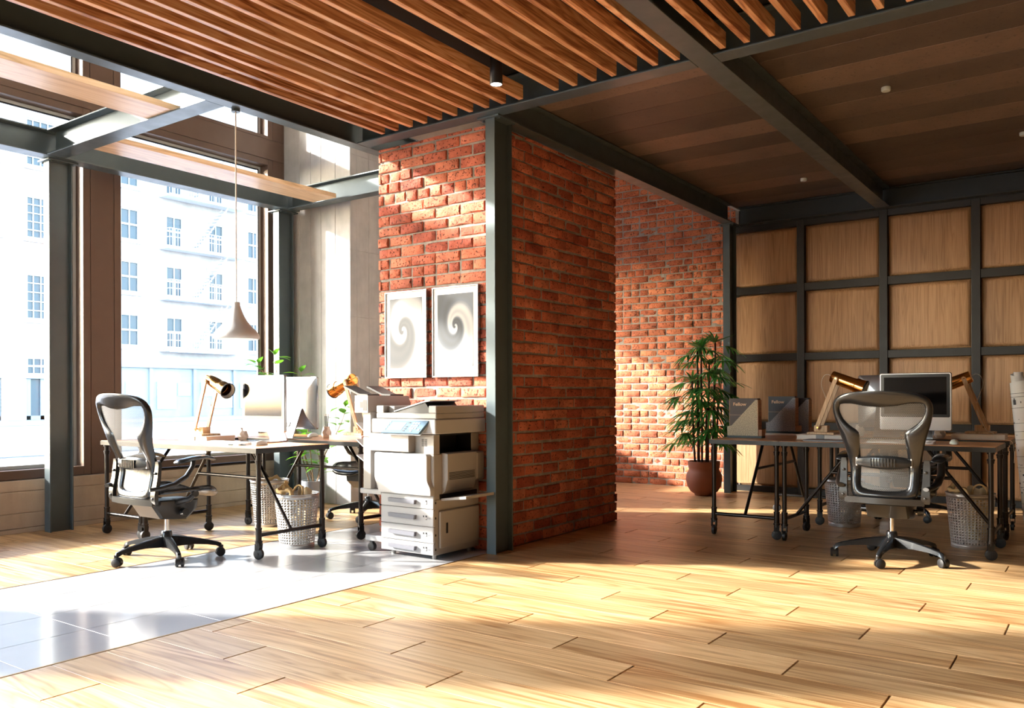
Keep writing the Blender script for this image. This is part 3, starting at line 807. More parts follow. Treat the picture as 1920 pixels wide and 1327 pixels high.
    def side(tab, n):
        # resample polyline by arc length
        P = [Vector((x, z)) for z, x in tab]; L = [0]
        for a, b in zip(P, P[1:]): L.append(L[-1] + (b - a).length)
        r = []
        for i in range(n):
            d = L[-1] * i / (n - 1); k = 0
            while k < len(L) - 2 and L[k + 1] < d: k += 1
            q = (d - L[k]) / (L[k + 1] - L[k]); r.append(P[k].lerp(P[k + 1], q))
        return r
    n = 40
    def smooth(pts, it=2):
        for _ in range(it):
            pts = [pts[0]] + [(pts[i - 1] + pts[i] * 2 + pts[i + 1]) / 4 for i in range(1, len(pts) - 1)] + [pts[-1]]
        return pts
    # pair the two outlines key by key so the wide shoulders stay opposite each other
    ko = [(.425, 0), (.425, .188), (.50, .204), (.70, .222), (.84, .262), (.97, .308), (1.055, .285), (1.109, .0)]
    so = smooth(side([(.425, 0.0)] + outer, n), 1); si = smooth(side([(.474, 0.0)] + inner, n + 0), 0)
    def full(sd): return [(p.x, p.y) for p in sd] + [(-p.x, p.y) for p in sd[-2:0:-1]]
    O, I = full(so), full(si)
    loops = []
    for w, dy in ((0, 0), (0, -.013), (.10, -.024), (.35, -.030), (.7, -.024), (.93, -.012), (1.0, -.004), (.96, .004), (.6, .010), (.2, .012), (0, 0)):
        lp = []
        for (xo, zo), (xi, zi) in zip(O, I):
            x, z = xo + (xi - xo) * w, zo + (zi - zo) * w; lp.append((x, back_y(x, z) + dy, z))
        loops.append(lp)
    m = MB(); m.ring(loops, True, False, False); obj('back_frame', m, M['graphite'], t, 55)
    m = MB(); zs = [.47 + (1.035 - .47) * i / 30 for i in range(31)]
    def inw(z):
        best = 0
        P = si
        for a, b in zip(P, P[1:]):
            if (a.y - z) * (b.y - z) <= 0 and abs(a.y - b.y) > 1e-6:
                best = max(best, a.x + (b.x - a.x) * (z - a.y) / (b.y - a.y))
        return best
    rows = []
    for z in zs:
        w = inw(min(max(z, .476), 1.027)) + .004
        rows.append([(w * (2 * j / 12 - 1), z) for j in range(13)])
    vs = []; uv = []
    for r in rows:
        for x, z in r: vs.append((x, back_y(x, z) - .006, z)); uv.append((x, z))
    fs = [(i * 13 + j, i * 13 + j + 1, (i + 1) * 13 + j + 1, (i + 1) * 13 + j) for i in range(30) for j in range(12)]
    m.add(vs, fs)
    for i, q in enumerate(uv): m.uv[i] = q
    obj('back_net', m, M['net'], t, 80)
    # lumbar pad with ribs
    m = MB(); secs = []
    for i in range(13):
        x = -.165 + .33 * i / 12; h = .042 - .018 * abs(x / .165) ** 2.5; d = .020
        y = back_y(x, .655) - .018 - .012 * (1 - (x / .165) ** 2)
        secs.append([(x, y, .655 - h), (x, y - d, .655 - h * .7), (x, y - d - .004, .655), (x, y - d, .655 + h * .7), (x, y, .655 + h)])
    m.ring(secs); lp = obj('lumbar_pad', m, M['graphite'], t, 40)
    m = MB()
    for i in range(9):
        x = -.07 + .0175 * i; y = back_y(x, .655) - .054; m.box(x - .003, x + .003, y - .004, y + .01, .655 - .026, .655 + .026, .001)
    obj('lumbar_ribbing', m, M['graphite2'], lp, 30)
    for s in (-1, 1): m = MB(); y = back_y(.15, .655) - .03; m.box(s * .162 - .005, s * .162 + .005, y - .006, y + .02, .655 - .028, .655 + .028, .002); obj('pad_clip', m, M['alufront'], lp, 30)
    # yoke carrying the back
    m = MB()
    for s in (-1, 1):
        secs = []
        for z, dy, hw, hd in ((.405, -.02, .020, .010), (.425, -.025, .027, .013), (.47, -.025, .024, .013), (.56, -.02, .021, .013), (.65, -.01, .019, .012), (.675, -.005, .014, .010)):
            y = back_y(.235, min(z, .70)) - .012 + dy; x = s * (.243 + .012 * (z - .405))
            secs.append([(x - hw, y - hd, z), (x + hw, y - hd, z), (x + hw, y + hd, z), (x - hw, y + hd, z)])
        m.ring(secs)
        for zc in (.44, .60):
            y = back_y(.235, zc) - .05; m.tube([(s * .243, y + .02, zc), (s * .243, y - .004, zc), (s * .243, y - .006, zc)], [.009, .009, .006], 12)
    secs = []
    for i in range(9):
        x = -.235 + .47 * i / 8; y = back_y(x, .43) - .035; h = .019
        secs.append([(x, y - .012, .412 - h), (x, y + .012, .412 - h), (x, y + .012, .412 + h), (x, y - .012, .412 + h)])
    m.ring(secs)
    for s in (-1, 1): m.tube([(s * .20, back_y(.2, .42) - .02, .412), (s * .15, -.17, .395), (s * .07, -.10, .385)], [.02, .022, .026], 10)
    obj('back_yoke', m, M['graphite2'], t, 40)
    for s in (-1, 1):
        m = MB(); secs = []
        for y, z, w, h in ((-.115, .662, .030, .010), (-.10, .668, .040, .015), (0, .683, .045, .016), (.08, .690, .046, .015), (.135, .678, .044, .012), (.155, .668, .036, .008)):
            x = s * .292; lo = []
            for k in range(10):
                a = 2 * PI * k / 10; lo.append((x + w * math.cos(a), y, z + h * math.sin(a)))
            secs.append(lo)
        m.ring(secs); ar = obj('arm_pad', m, M['graphite'], t, 60)
        m = MB(); m.tube([(s * .250, -.275, .50), (s * .272, -.22, .505), (s * .292, -.13, .525), (s * .300, -.05, .57), (s * .295, .0, .63), (s * .292, .01, .675)], [.020, .024, .026, .025, .024, .022], 10, flat=.62)
        obj('arm_support', m, M['graphite2'], ar, 60)
    return t

# ---------------------------------------------------------------- desktop computer (screen faces -y, origin on the desk under the screen plane)
def make_computer():
    t = thing('desktop_computer', '-', 'computer'); W = .4850; H = .423; z0 = .079
    def rr(x0, x1, a, b, r, y, n=5):
        p = []
        for cx, cy, st in ((x1 - r, a + r, -90), (x1 - r, b - r, 0), (x0 + r, b - r, 90), (x0 + r, a + r, 180)):
            for k in range(n + 1):
                th = math.radians(st + 90 * k / n); p.append((cx + r * math.cos(th), y, cy + r * math.sin(th)))
        return p
    m = MB(); h = W / 2
    lo = [rr(-h + i, h - i, z0 + i, z0 + H - i, .014, y) for i, y in ((.006, 0), (.0015, .0015), (0, .005), (0, .022), (.012, .026), (.06, .036), (.13, .046))]
    m.ring(lo); obj('housing', m, M['alu'], t, 35)
    m = MB(); m.ring([rr(-h + i, h - i, z0 + i, z0 + H - i, .013, y) for i, y in ((.003, .002), (.0035, -.0012), (.006, -.0016))], True, False, True); obj('front_panel', m, M['alufront'], t, 35)
    m = MB(); m.ring([rr(-h + .010 + i, h - .010 - i, z0 + .098 + i, z0 + H - .010 - i, .010, y) for i, y in ((0, -.0015), (.001, -.0026))], True, False, True); bz = obj('bezel', m, M['bezel'], t, 35)
    m = MB(); m.box(-h + .032, h - .032, -.0036, -.0026, z0 + .120, z0 + H - .032); obj('screen', m, M['screen'], bz, 0)
    m = MB(); prof = [(.040, .255), (.060, .235), (.110, .120), (.150, .020), (.152, .008), (.142, .0025), (.10, .001), (-.05, .001)]
    th = .009; inn = [(.028, .250), (.050, .228), (.100, .116), (.138, .024), (.136, .013), (.130, .0105), (.10, .010), (-.05, .008)]
    secs = []
    for x in (-.098, -.096, .096, .098):
        secs.append([(x, y, z) for y, z in prof] + [(x, y, z) for y, z in inn[::-1]])
    m.ring(secs); st = obj('stand', m, M['alu'], t, 40)
    m = MB(); a = Vector((0, -.05, -.115)).normalized(); nrm = Vector((0, .115, -.05)).normalized() * -1
    nrm = Vector((0, .93, .36)); c = Vector((0, .1145, .118)); lo = []
    uu = Vector((1, 0, 0)); vv = nrm.cross(uu).normalized(); nrm.normalize()
    m.ring([[c - nrm * .012 + (uu * math.cos(k * PI / 10) + vv * math.sin(k * PI / 10)) * .026 for k in range(20)], [c + nrm * .0025 + (uu * math.cos(k * PI / 10) + vv * math.sin(k * PI / 10)) * .026 for k in range(20)]])
    obj('hole_disc', m, M['rubber'], st, 40)  # solid dark disc, coloured like the shade inside an open hole
    return t
def make_keyboard():
    t = thing('keyboard', '-', 'keyboard'); m = MB(); m.prism([(-.057, 0), (.057, 0), (.057, .016), (-.057, .007)], 'x', -.215, .215); obj('key_base', m, M['alufront'], t, 30)
    m = MB()
    for r in range(6):
        y = -.048 + r * .0188; n = 21
        for c in range(n):
            x = -.207 + c * .0207
            if r == 0 and 4 <= c <= 9: continue
            zz = .0085 + .009 * (y + .057) / .114; m.box(x - .0086, x + .0086, y - .0074 + .003, y + .0074 + .003, zz, zz + .0045, .001)
    y = -.045; m.box(-.133, -.012, y - .0074, y + .0074, .009, .0135, .001)
    obj('keys', m, M['keys'], t, 30); return t
def make_mouse():
    m = MB(); secs = []
    for i in range(13):
        y = -.055 + .11 * i / 12; w = .030 * math.sqrt(max(.02, 1 - (y / .057) ** 2)) ** .6; h = .032 * math.sqrt(max(.03, 1 - ((y + .004) / .060) ** 2))
        secs.append([(w * math.cos(PI * k / 10), y, .003 + h * math.sin(PI * k / 10)) for k in range(11)] + [(-w * .9, y, 0), (w * .9, y, 0)])
    m.ring(secs); o = obj('computer_mouse', m, M['white'], None, 60); return tag(o, '-', 'mouse')
# lamp: origin at the centre of its base plate, head reaching to +x
def make_lamp():
    t = thing('desk_lamp', '-', 'lamp')
    m = MB(); m.box(-.085, .115, -.085, .085, 0, .016, .002); obj('base_plate', m, M['lampwood'], t, 30)
    m = MB(); m.box(-.045, .055, -.035, .035, .016, .066, .002); obj('base_block', m, M['lampwood'], t, 30)
    hinge = Vector((.125, 0, .425)); foot = Vector((-.02, 0, .04)); d = (hinge - foot).normalized(); w = Vector((d.z, 0, -d.x))
    for s in (-1, 1):
        m = MB(); y0, y1 = s * .058 - .007, s * .058 + .007
        pts = [foot - w * .015, foot + w * .015]
        for k in range(7): a = PI * k / 6; pts.append(hinge + w * .015 * math.cos(a) + d * .015 * math.sin(a))
        m.prism([(p.x, p.z) for p in pts[::-1]][::-1], 'y', y0, y1); lg = obj('arm', m, M['lampwood'], t, 30)
        m = MB(); m.cyl((hinge.x, s * .046, hinge.z), (hinge.x, s * .069, hinge.z), .007, n=12); m.cyl((foot.x + .01, s * .03, foot.z + .012), (foot.x + .01, s * .069, foot.z + .012), .006, n=12); obj('bolt', m, M['brass'], lg, 40)
    ax = Vector((.93, 0, -.37)).normalized(); a0 = hinge - ax * .05
    def pt(u): return a0 + ax * u
    m = MB(); prof = [(0, .030), (.003, .043), (.010, .046), (.10, .0475), (.185, .049), (.187, .055), (.20, .057), (.235, .0585), (.262, .060), (.265, .0605), (.265, .0575), (.235, .0545), (.12, .045), (.02, .040)]
    m.rev(a0, ax, [(.002, .001)] + prof); hd = obj('lamp_shade', m, M['brass'], t, 50)
    m = MB(); m.rev(a0, ax, [(.256, .0605), (.257, .0622), (.266, .0625), (.268, .0615), (.268, .0585), (.262, .0575)]); obj('shade_rim', m, M['rubber'], hd, 50)
    m = MB(); m.rev(a0, ax, [(.264, .0570), (.245, .0543), (.228, .0533)]); obj('shade_lip', m, M['white'], hd, 50)
    m = MB(); m.rev(a0, ax, [(.228, .0532), (.12, .0440), (.032, .034), (.031, .001)]); obj('shade_lining', m, M['brassin'], hd, 50)
    m = MB(); m.tube([pt(.03), pt(.06), pt(.10), pt(.15), pt(.165)], [.012, .014, .026, .022, .006], 16); obj('bulb', m, M['vase'], hd, 60)
    m = MB(); c0 = pt(0.004); pts = [c0, c0 + Vector((-.03, .005, .016)), c0 + Vector((-.065, .012, .004)), c0 + Vector((-.085, .02, -.06)), c0 + Vector((-.06, .03, -.15)), Vector((.04, .060, .20)), Vector((.0, .075, .09)), Vector((-.03, .078, .03)), Vector((-.05, .088, .018))]
    m.tube(smooth_path(pts, 5), .0022, 6); obj('cord', m, M['cable'], t, 60)
    return t
def smooth_path(pts, k=6):
    pts = [Vector(p) for p in pts]; out = []
    for i in range(len(pts) - 1):
        p0 = pts[max(i - 1, 0)]; p1 = pts[i]; p2 = pts[i + 1]; p3 = pts[min(i + 2, len(pts) - 1)]
        for j in range(k):
            u = j / k; out.append(.5 * ((2 * p1) + (-p0 + p2) * u + (2 * p0 - 5 * p1 + 4 * p2 - p3) * u * u + (-p0 + 3 * p1 - 3 * p2 + p3) * u ** 3))
    out.append(pts[-1]); return out
def make_bundle():
    """the thick pale book the lamp stands on"""
    t = thing('thick_book', '-', 'book'); m = MB(); m.box(-.18, .18, -.13, .13, 0, .006, .002); m.box(-.18, .18, -.13, .13, .034, .040, .002); m.box(-.18, .18, .122, .13, .003, .037, .002); obj('cover', m, M['tanpaper' if False else 'vase'], t, 30)
    m = MB(); m.box(-.175, .175, -.125, .122, .006, .034); obj('pages', m, M['paper'], t, 0)
    m = MB(); m.box(-.03, .03, -.1315, -.126, -.0 + .001, .039); obj('band', m, M['mfp3'], t, 0); return t
def make_bin():
    t = thing('waste_basket', '-', 'waste basket')
    R0, R1, H = .122, .158, .385; rows, cols = 17, 40; z0, z1 = .030, .355
    m = MB(); vs = []; fs = []
    def P(u, z):
        r = R0 + (R1 - R0) * z / H; a = 2 * PI * u / cols; return (r * math.cos(a), r * math.sin(a), z)
    hz = (z1 - z0) / rows
    for r in range(rows):
        for c in range(cols):
            zc = z0 + hz * (r + .5); uc = c + .5; b = len(vs)
            for du, dz in ((-.5, -.5), (0, -.5), (.5, -.5), (.5, 0), (.5, .5), (0, .5), (-.5, .5), (-.5, 0)): vs.append(P(uc + du, zc + dz * hz))
            for k in range(8):
                a = math.radians(-135 + 45 * k); vs.append(P(uc + .315 * math.cos(a), zc + .35 * hz * math.sin(a)))
            for k in range(8): fs.append((b + k, b + (k + 1) % 8, b + 8 + (k + 1) % 8, b + 8 + k))
    m.add(vs, fs)
    n = 80
    for za, zb in ((.006, z0), (z1, H)): m.ring([[P(u * cols / n, za) for u in range(n)], [P(u * cols / n, zb) for u in range(n)]], True, False, False)
    b = obj('basket_wall', m, M['binmetal'], t, 40)
    md = b.modifiers.new('thick', 'SOLIDIFY'); md.thickness = .0018; md.offset = -1
    m = MB(); m.tube([(R1 * math.cos(2 * PI * k / 48), R1 * math.sin(2 * PI * k / 48), H) for k in range(48)], .0045, 8, closed=True); obj('rim', m, M['binmetal'], t, 60)
    m = MB(); m.lathe([(R0 + .001, 0), (R0 + .0025, .003), (R0 + .0025, .012), (R0 - .006, .014)], 48); obj('base', m, M['binmetal'], t, 40)
    return t
def make_ribbon():
    """crumpled strip of brown paper curling out of the bin"""
    m = MB(); pts = [(.0, -.10, .30), (-.03, -.115, .37), (-.05, -.09, .415), (-.10, -.06, .40), (-.135, -.02, .405), (-.13, .03, .41), (-.09, .055, .44), (-.075, .06, .47)]
    p = smooth_path(pts, 4); m.tube(p, [.016 + .004 * math.sin(i * 1.7) for i in range(len(p))], 7, flat=.6)
    pts = [(-.07, .01, .33), (-.10, .03, .40), (-.085, .05, .435), (-.05, .05, .41), (-.03, .03, .36)]
    q = smooth_path(pts, 4); m.tube(q, [.013 + .003 * math.sin(i * 2.1) for i in range(len(q))], 7, flat=.6)
    rr = random.Random(3); m.v = [(x + rr.uniform(-.002, .002), y + rr.uniform(-.002, .002), z + rr.uniform(-.002, .002)) for x, y, z in m.v]
    return tag(obj('paper_strip', m, M['tanpaper'], None, 50), '-', 'waste paper')
def make_card():
    """folded sheet of card standing in the bin"""
    m = MB(); vs = []; n = 8
    for i in range(n + 1):
        x = -.02 + .15 * i / n; y = .025 + .02 * math.sin(i * .9) - .035 * (i / n) ** 2
        for z, dx in ((.05, 0), (.25, .004), (.425 + .012 * math.sin(i * 1.3), .008)): vs.append((x * (1 if z > .1 else .75), y + dx, z))
    fs = [(i * 3 + k, i * 3 + 3 + k, i * 3 + 4 + k, i * 3 + 1 + k) for i in range(n) for k in (0, 1)]
    m.add(vs, fs); o = obj('card_sheet', m, M['beigepaper'], None, 60)
    md = o.modifiers.new('thick', 'SOLIDIFY'); md.thickness = .002
    return tag(o, '-', 'waste paper')
def make_loop():
    m = MB(); m.tube([(.058 + .045 * math.cos(a), -.055 + .02 * math.sin(a), .395 + .055 * math.sin(a)) for a in [2 * PI * k / 24 for k in range(24)]], .006, 8, closed=True)
    return tag(obj('paper_ring', m, M['tanpaper'], None, 60), '-', 'waste paper')
def make_vase(h=.095, r=.043):
    t = thing('faceted_cup', '-', 'cup'); R = random.Random(5); m = MB(); loops = []
    for i, (q, z) in enumerate(((.70, 0), (1.0, .25), (.97, .5), (.72, .8), (.62, 1.0), (.54, 1.0), (.6, .55), (.5, .3))):
        lo = []
        for k in range(7):
            a = 2 * PI * (k + (.5 if i % 2 and i < 5 else 0)) / 7; lo.append((r * q * math.cos(a), r * q * math.sin(a), h * z))
        loops.append(lo)
    m.ring(loops); obj('cup_body', m, M['vase'], t, 8); return t
def make_pencil():
    t = thing('pencil', '-', 'pencil'); m = MB(); m.cyl((0, 0, 0), (0, 0, .150), .0036, n=6); obj('shaft', m, M['pencil'], t, 30)
    m = MB(); m.cyl((0, 0, .150), (0, 0, .166), .0038, n=10); obj('eraser', m, M['eraser'], t, 30); return t
# ================================================================== PRINTER
def text_mesh(name, body, size, mat, parent, loc, rot, bold=0.0, extrude=.0004):
    cu = bpy.data.curves.new(name, 'FONT'); cu.body = body; cu.size = size; cu.extrude = extrude; cu.offset = bold; cu.align_x = 'CENTER'; cu.align_y = 'CENTER'
    tmp = bpy.data.objects.new(name, cu); C.objects.link(tmp)
    dg = bpy.context.evaluated_depsgraph_get(); me = bpy.data.meshes.new_from_object(tmp.evaluated_get(dg))
    bpy.data.objects.remove(tmp); me.materials.clear(); me.materials.append(mat)
    o = bpy.data.objects.new(name, me); C.objects.link(o); o.parent = parent; o.location = loc; o.rotation_euler = rot; return o
def make_printer():
    t = thing('office_printer', 'large white floor-standing office copier with four paper drawers beside the brick corner', 'printer', (-3.865, 4.22, 0))
    m = MB(); m.box(-.232, .235, .012, .490, .03, .40, .006); m.box(-.232, .235, .004, .490, .40, .70, .004); m.box(-.232, .10, .012, .490, .70, .83, .004)
    m.box(.10, .235, .004, .065, .70, .83, .003); m.box(.10, .235, .405, .490, .70, .83, .003)
    for x in (-.18, .19):
        for y in (.06, .43): m.cyl((x, y, 0), (x, y, .032), .016, n=12)
    body = obj('body', m, M['mfp2'], t, 30)
    m = MB(); m.box(.098, .232, .066, .404, .7005, .703); m.box(.0995, .102, .066, .404, .70, .83); m.box(.102, .232, .402, .4045, .70, .83); m.box(.102, .232, .0655, .068, .70, .83); m.box(.10, .234, .066, .404, .822, .829)
    obj('output_recess', m, M['mfpdark'], body, 0)
    for i, (z0, z1) in enumerate(((.338, .422), (.222, .335), (.113, .219), (.034, .110))):
        m = MB(); m.box(-.238, .238, -.006, .014, z0, z1, .004); d = obj('drawer', m, M['mfp'], t, 30)
        zc = z0 + (z1 - z0) * .52
        m = MB(); m.prism([(-.150, zc + .014), (-.145, zc - .012), (.085, zc - .016), (.090, zc + .012)], 'y', -.030, -.004); obj('handle', m, M['mfp3'], d, 30)
        m = MB(); m.box(.170, .183, -.0072, -.006, zc - .014, zc + .014); h_ = obj('paper_gauge', m, M['mfpdark'], d, 0); m = MB(); m.box(.1735, .1795, -.0080, -.007, zc - .010, zc + .003); obj('gauge_window', m, M['paper'], d, 0)
        if i: m = MB(); m.box(.148, .158, -.0072, -.006, zc + .002, zc + .013); obj('paper_mark', m, M['mfpdark'], d, 0); text_mesh('lettering', ('', 'A4', 'A3', 'A4')[i], .019, M['mfp3'], d, (.203, -.0066, zc - .004), (PI / 2, 0, 0))
        m = MB(); m.box(.2352, .2362, .012, .026, zc - .01, zc + .004); obj('side_mark', m, M['mfpdark'], d, 0)
    # front door with rounded corners and a waisted foot
    def rpoly(pts, r, n=6):
        out = []; N = len(pts)
        for i in range(N):
            p = Vector(pts[i]); a = (Vector(pts[i - 1]) - p); b = (Vector(pts[(i + 1) % N]) - p); rr_ = min(r[i] if isinstance(r, (list, tuple)) else r, a.length * .49, b.length * .49)
            p0 = p + a.normalized() * rr_; p1 = p + b.normalized() * rr_
            for k in range(n + 1):
                u = k / n; out.append(tuple(p0 * (1 - u) ** 2 + p * 2 * u * (1 - u) + p1 * u * u))
        return out
    pl = rpoly([(-.236, .428), (.240, .428), (.240, .475), (.208, .520), (.208, .703), (-.272, .703), (-.272, .515), (-.240, .465)], [.006, .006, .03, .04, .022, .022, .04, .03])
    m = MB(); cx, cz = -.02, .56
    def sc(k): return [(cx + (x - cx) * k, cz + (z - cz) * k) for x, z in pl]
    m.ring([[(x, .004, z) for x, z in pl], [(x, -.028, z) for x, z in pl], [(x, -.034, z) for x, z in sc(.985)], [(x, -.036, z) for x, z in sc(.96)]][::1], True, False, True); obj('front_door', m, M['mfp'], t, 35)
    m = MB(); m.box(-.305, .062, -.050, .30, .712, .832, .004); obj('output_tray_block', m, M['mfp2'], t, 30)
    m = MB()
    for i in range(6):
        for x in (.130, .156): m.box(x, x + .021, .0028, .0042, .752 + i * .0085, .757 + i * .0085)
    obj('vent', m, M['mfpdark'], body, 0)
    m = MB(); m.box(-.285, .292, -.045, .495, .836, .932, .006); scn = obj('scanner_unit', m, M['mfp'], t, 30)
    m = MB(); m.box(-.255, .286, -.030, .490, .935, .972, .005); m.box(-.255, -.185, -.030, .490, .972, 1.022, .005); m.box(.218, .286, -.030, .490, .972, 1.022, .005); m.box(-.19, .22, .33, .490, .972, 1.020, .004)
    m.box(-.19, -.13, .02, .34, .972, 1.018, .003); adf = obj('document_feeder', m, M['mfp2'], t, 30)
    m = MB(); m.box(-.13, .217, -.005, .33, .9725, .976); m.prism([(-.12, .976), (.21, .976), (.15, 1.045)], 'y', .012, .325); obj('feeder_well', m, M['mfpdark'], adf, 0)
    m = MB(); m.prism([(-.125, .985), (-.118, .980), (.160, 1.046), (.205, 1.052), (.20, 1.056), (.155, 1.055)], 'y', .005, .33); obj('document_tray', m, M['mfp'], adf, 30)
    # control panel
    m = MB(); b = m.box(-.20, .20, -.006, .006, -.052, .052, .004); Sh = Matrix.Shear('YZ', 4, (0, 0)) if False else Matrix.Identity(4)
    Sh[0][2] = .45
    Mx = Matrix.Translation((.045, -.064, .878)) @ Matrix.Rotation(math.radians(-32), 4, 'X') @ Sh
    cpm = MB(); cpm.box(-.172, .172, -.010, .006, -.050, .050, .003); cpm.xf(0, Mx); cp = obj('control_panel', cpm, M['mfpblue'], t, 30)
    m = MB(); m.box(-.177, .177, .0065, .012, -.054, .054, .002); m.xf(0, Mx); obj('panel_rim', m, M['mfp'], cp, 30)
    m = MB(); m.box(-.13, -.005, -.0115, -.0095, -.028, .030); m.xf(0, Mx); obj('touch_screen', m, M['lcd'], cp, 0)
    m = MB()
    for r in range(4):
        for c in range(3):
            if r == 3 and c != 1: continue
            x = .062 + c * .023; z = .026 - r * .019; m.box(x - .008, x + .008, -.0135, -.0095, z - .006, z + .006, .002)
    for z in (-.03, -.012, .006, .03): m.box(-.158, -.149, -.0135, -.0095, z, z + .010, .002)
    m.box(.138, .154, -.0135, -.0095, -.03, -.014, .003); m.xf(0, Mx); obj('keypad', m, M['keys'], cp, 30)
    m = MB()
    for z in (-.032, -.016, .0, .03): m.box(.012, .030, -.0125, -.0095, z - .003, z + .003)
    m.xf(0, Mx); obj('soft_keys', m, M['mfpdark'], cp, 0)
    # finisher on the left
    m = MB(); m.box(-.392, -.318, -.020, .40, .442, .800, .003); m.box(-.392, -.318, -.020, .40, .803, .978, .003); m.box(-.330, -.235, .03, .36, .442, .83, .002); fin = obj('finisher_column', m, M['mfp2'], t, 30)
    m = MB(); m.prism([(-.042, .972), (.40, .972), (.40, 1.035), (.37, 1.088), (-.042, 1.092)], 'x', -.452, -.325); obj('finisher_head', m, M['mfp2'], fin, 30)
    m = MB(); m.box(-.400, -.372, -.0435, -.040, 1.005, 1.048); m.box(-.372, -.332, -.0435, -.040, .985, 1.060); obj('grip_plates', m, M['mfpdark'], fin, 0)  # raised plates, coloured dark for the shade of a sunken grip
    for y0, y1 in ((-.01, .11), (.22, .36)):
        m = MB(); m.prism([(-.36, 1.088), (-.44, 1.090), (-.60, 1.150), (-.595, 1.162), (-.44, 1.104), (-.36, 1.100)][::-1], 'y', y0, y1); obj('sheet_guide', m, M['mfpdark'], fin, 30)
    for zz, dz in ((.80, .10), (.69, .09), (.60, .07)):
        m = MB(); m.prism([(-.392, zz), (-.392, zz - .008), (-.52, zz + dz - .008), (-.52, zz + dz)], 'y', .04, .34); obj('paper_tray', m, M['mfp'], fin, 30)
    m = MB(); m.box(-.445, -.236, -.004, .40, .405, .441, .006); obj('side_shelf', m, M['mfp'], t, 30); m = MB(); m.box(-.420, -.236, .02, .36, .072, .112, .006); obj('side_foot', m, M['mfp'], t, 30)
    m = MB(); m.tube([(-.375, .03, .030), (-.375, .034, .030), (-.375, .062, .030), (-.375, .066, .030)], [.022, .029, .029, .022], 20); m.box(-.39, -.36, .035, .06, .045, .075, .004); obj('castor', m, M['rubber'], t, 40)
    # right side
    m = MB(); m.prism([(.236, .430), (.262, .452), (.286, .53), (.286, .700), (.236, .706)], 'y', .085, .395); m.box(.236, .288, .396, .492, .505, .702, .012); sd = obj('side_cover', m, M['mfp2'], t, 30)
    m = MB()
    for i in range(6): m.box(.2832, .2872, .10, .375, .528 + i * .009, .532 + i * .009)
    obj('side_vent', m, M['mfpdark'], sd, 0)
    m = MB(); m.box(.2355, .240, .06, .46, .400, .432); obj('tray_slot', m, M['mfpdark'], sd, 0)
    m = MB(); m.prism([(.238, .388), (.452, .414), (.452, .432), (.238, .404)], 'y', .07, .375); obj('bypass_tray', m, M['mfp2'], t, 30)
    m = MB(); m.box(.235, .254, .045, .470, .075, .322, .006); ld = obj('side_door', m, M['mfp2'], t, 30); m = MB(); m.box(.2535, .2550, .105, .125, .17, .24); obj('side_handle', m, M['mfpdark'], ld, 0)
    return t
make_printer()

# ================================================================== PICTURES, LAMPS, DETECTORS
def picture(label, x0, x1, z0, z1, art):
    cx, cz = (x0 + x1) / 2, (z0 + z1) / 2; a, b = (x1 - x0) / 2, (z1 - z0) / 2
    t = thing('framed_picture', label, 'picture', (cx, 4.714, cz), 0, None)
    m = MB(); w = .010
    for q in ((-a, -a + w, -b, b), (a - w, a, -b, b), (-a + w, a - w, -b, -b + w), (-a + w, a - w, b - w, b)): m.box(q[0], q[1], -.026, 0, q[2], q[3], .001)
    obj('frame', m, M['alu'], t, 30)
    m = MB(); m.box(-a + w, a - w, -.018, -.004, -b + w, b - w); obj('mount', m, M['paper'], t, 0)
    m = MB(); m.box(-a + .048, a - .048, -.0195, -.017, -b + .075, b - .055); obj('print', m, art, t, 0)
    return t
picture('left framed swirl print, warm grey with a thick white curl, on the brick wall', -4.518, -4.098, 1.222, 1.876, M['art1'])
picture('right framed swirl print, cooler blue-grey spiral, next to the steel column', -4.043, -3.617, 1.222, 1.876, M['art2'])
t = thing('pendant_lamp', 'grey bell-shaped pendant lamp hanging on a thin cord over the sunlit desk', 'lamp', (-4.745, 3.515, 3.0))
m = MB(); m.cyl((0, 0, -.018), (0, 0, 0), .028, n=20); obj('ceiling_rose', m, M['steel'], t, 40)
m = MB(); m.cyl((0, 0, -1.29), (0, 0, -.015), .0045, n=8); obj('cord', m, M['cable'], t, 40)
pr = [(.020, -1.284), (.024, -1.286), (.0245, -1.305), (.026, -1.31), (.034, -1.335), (.048, -1.37), (.070, -1.41), (.098, -1.445), (.126, -1.472), (.145, -1.497), (.150, -1.515), (.148, -1.528), (.143, -1.532)]
m = MB(); m.lathe(pr, 48, caps=False); sh = obj('lamp_shade', m, plain('grey_lamp_metal', S(200, 204, 210), .35, 0.0), t, 60)
m = MB(); m.lathe([(r - .003, z) for r, z in pr[2:]][::-1], 48, caps=False); obj('shade_lining', m, M['white'], sh, 60)
m = MB(); m.sph((0, 0, -1.43), .035, 20, 12); obj('bulb', m, M['glow'], t, 60)
t = thing('ceiling_spotlight', 'black cylinder downlight hanging in the gap between ceiling slats', 'lamp', (-2.985, 4.055, 3.215))
m = MB(); m.lathe([(.036, 0), (.038, -.004), (.038, -.268), (.0365, -.270), (.034, -.270), (.034, -.262)], 36); obj('housing', m, M['black'], t, 40)
m = MB(); m.lathe([(.0335, -.2655), (.0335, -.2675)], 36); obj('lens', m, M['glow'], t, 40)
for lb, x, y in (('small grey smoke detector on the dark plank ceiling, largest of the three', -1.253, 6.243), ('small grey smoke detector on the dark plank ceiling near the brick partition side', -2.436, 8.380), ('small grey smoke detector on the dark plank ceiling at the right picture edge', -.560, 7.967)):
    m = MB(); m.lathe([(.030, 0), (.031, -.004), (.031, -.022), (.027, -.027), (.012, -.028)], 24); o = obj('smoke_detector', m, M['white'], None, 40, (x, y, 3.207)); tag(o, lb, 'smoke detector', 'smoke detectors on the dark ceiling')

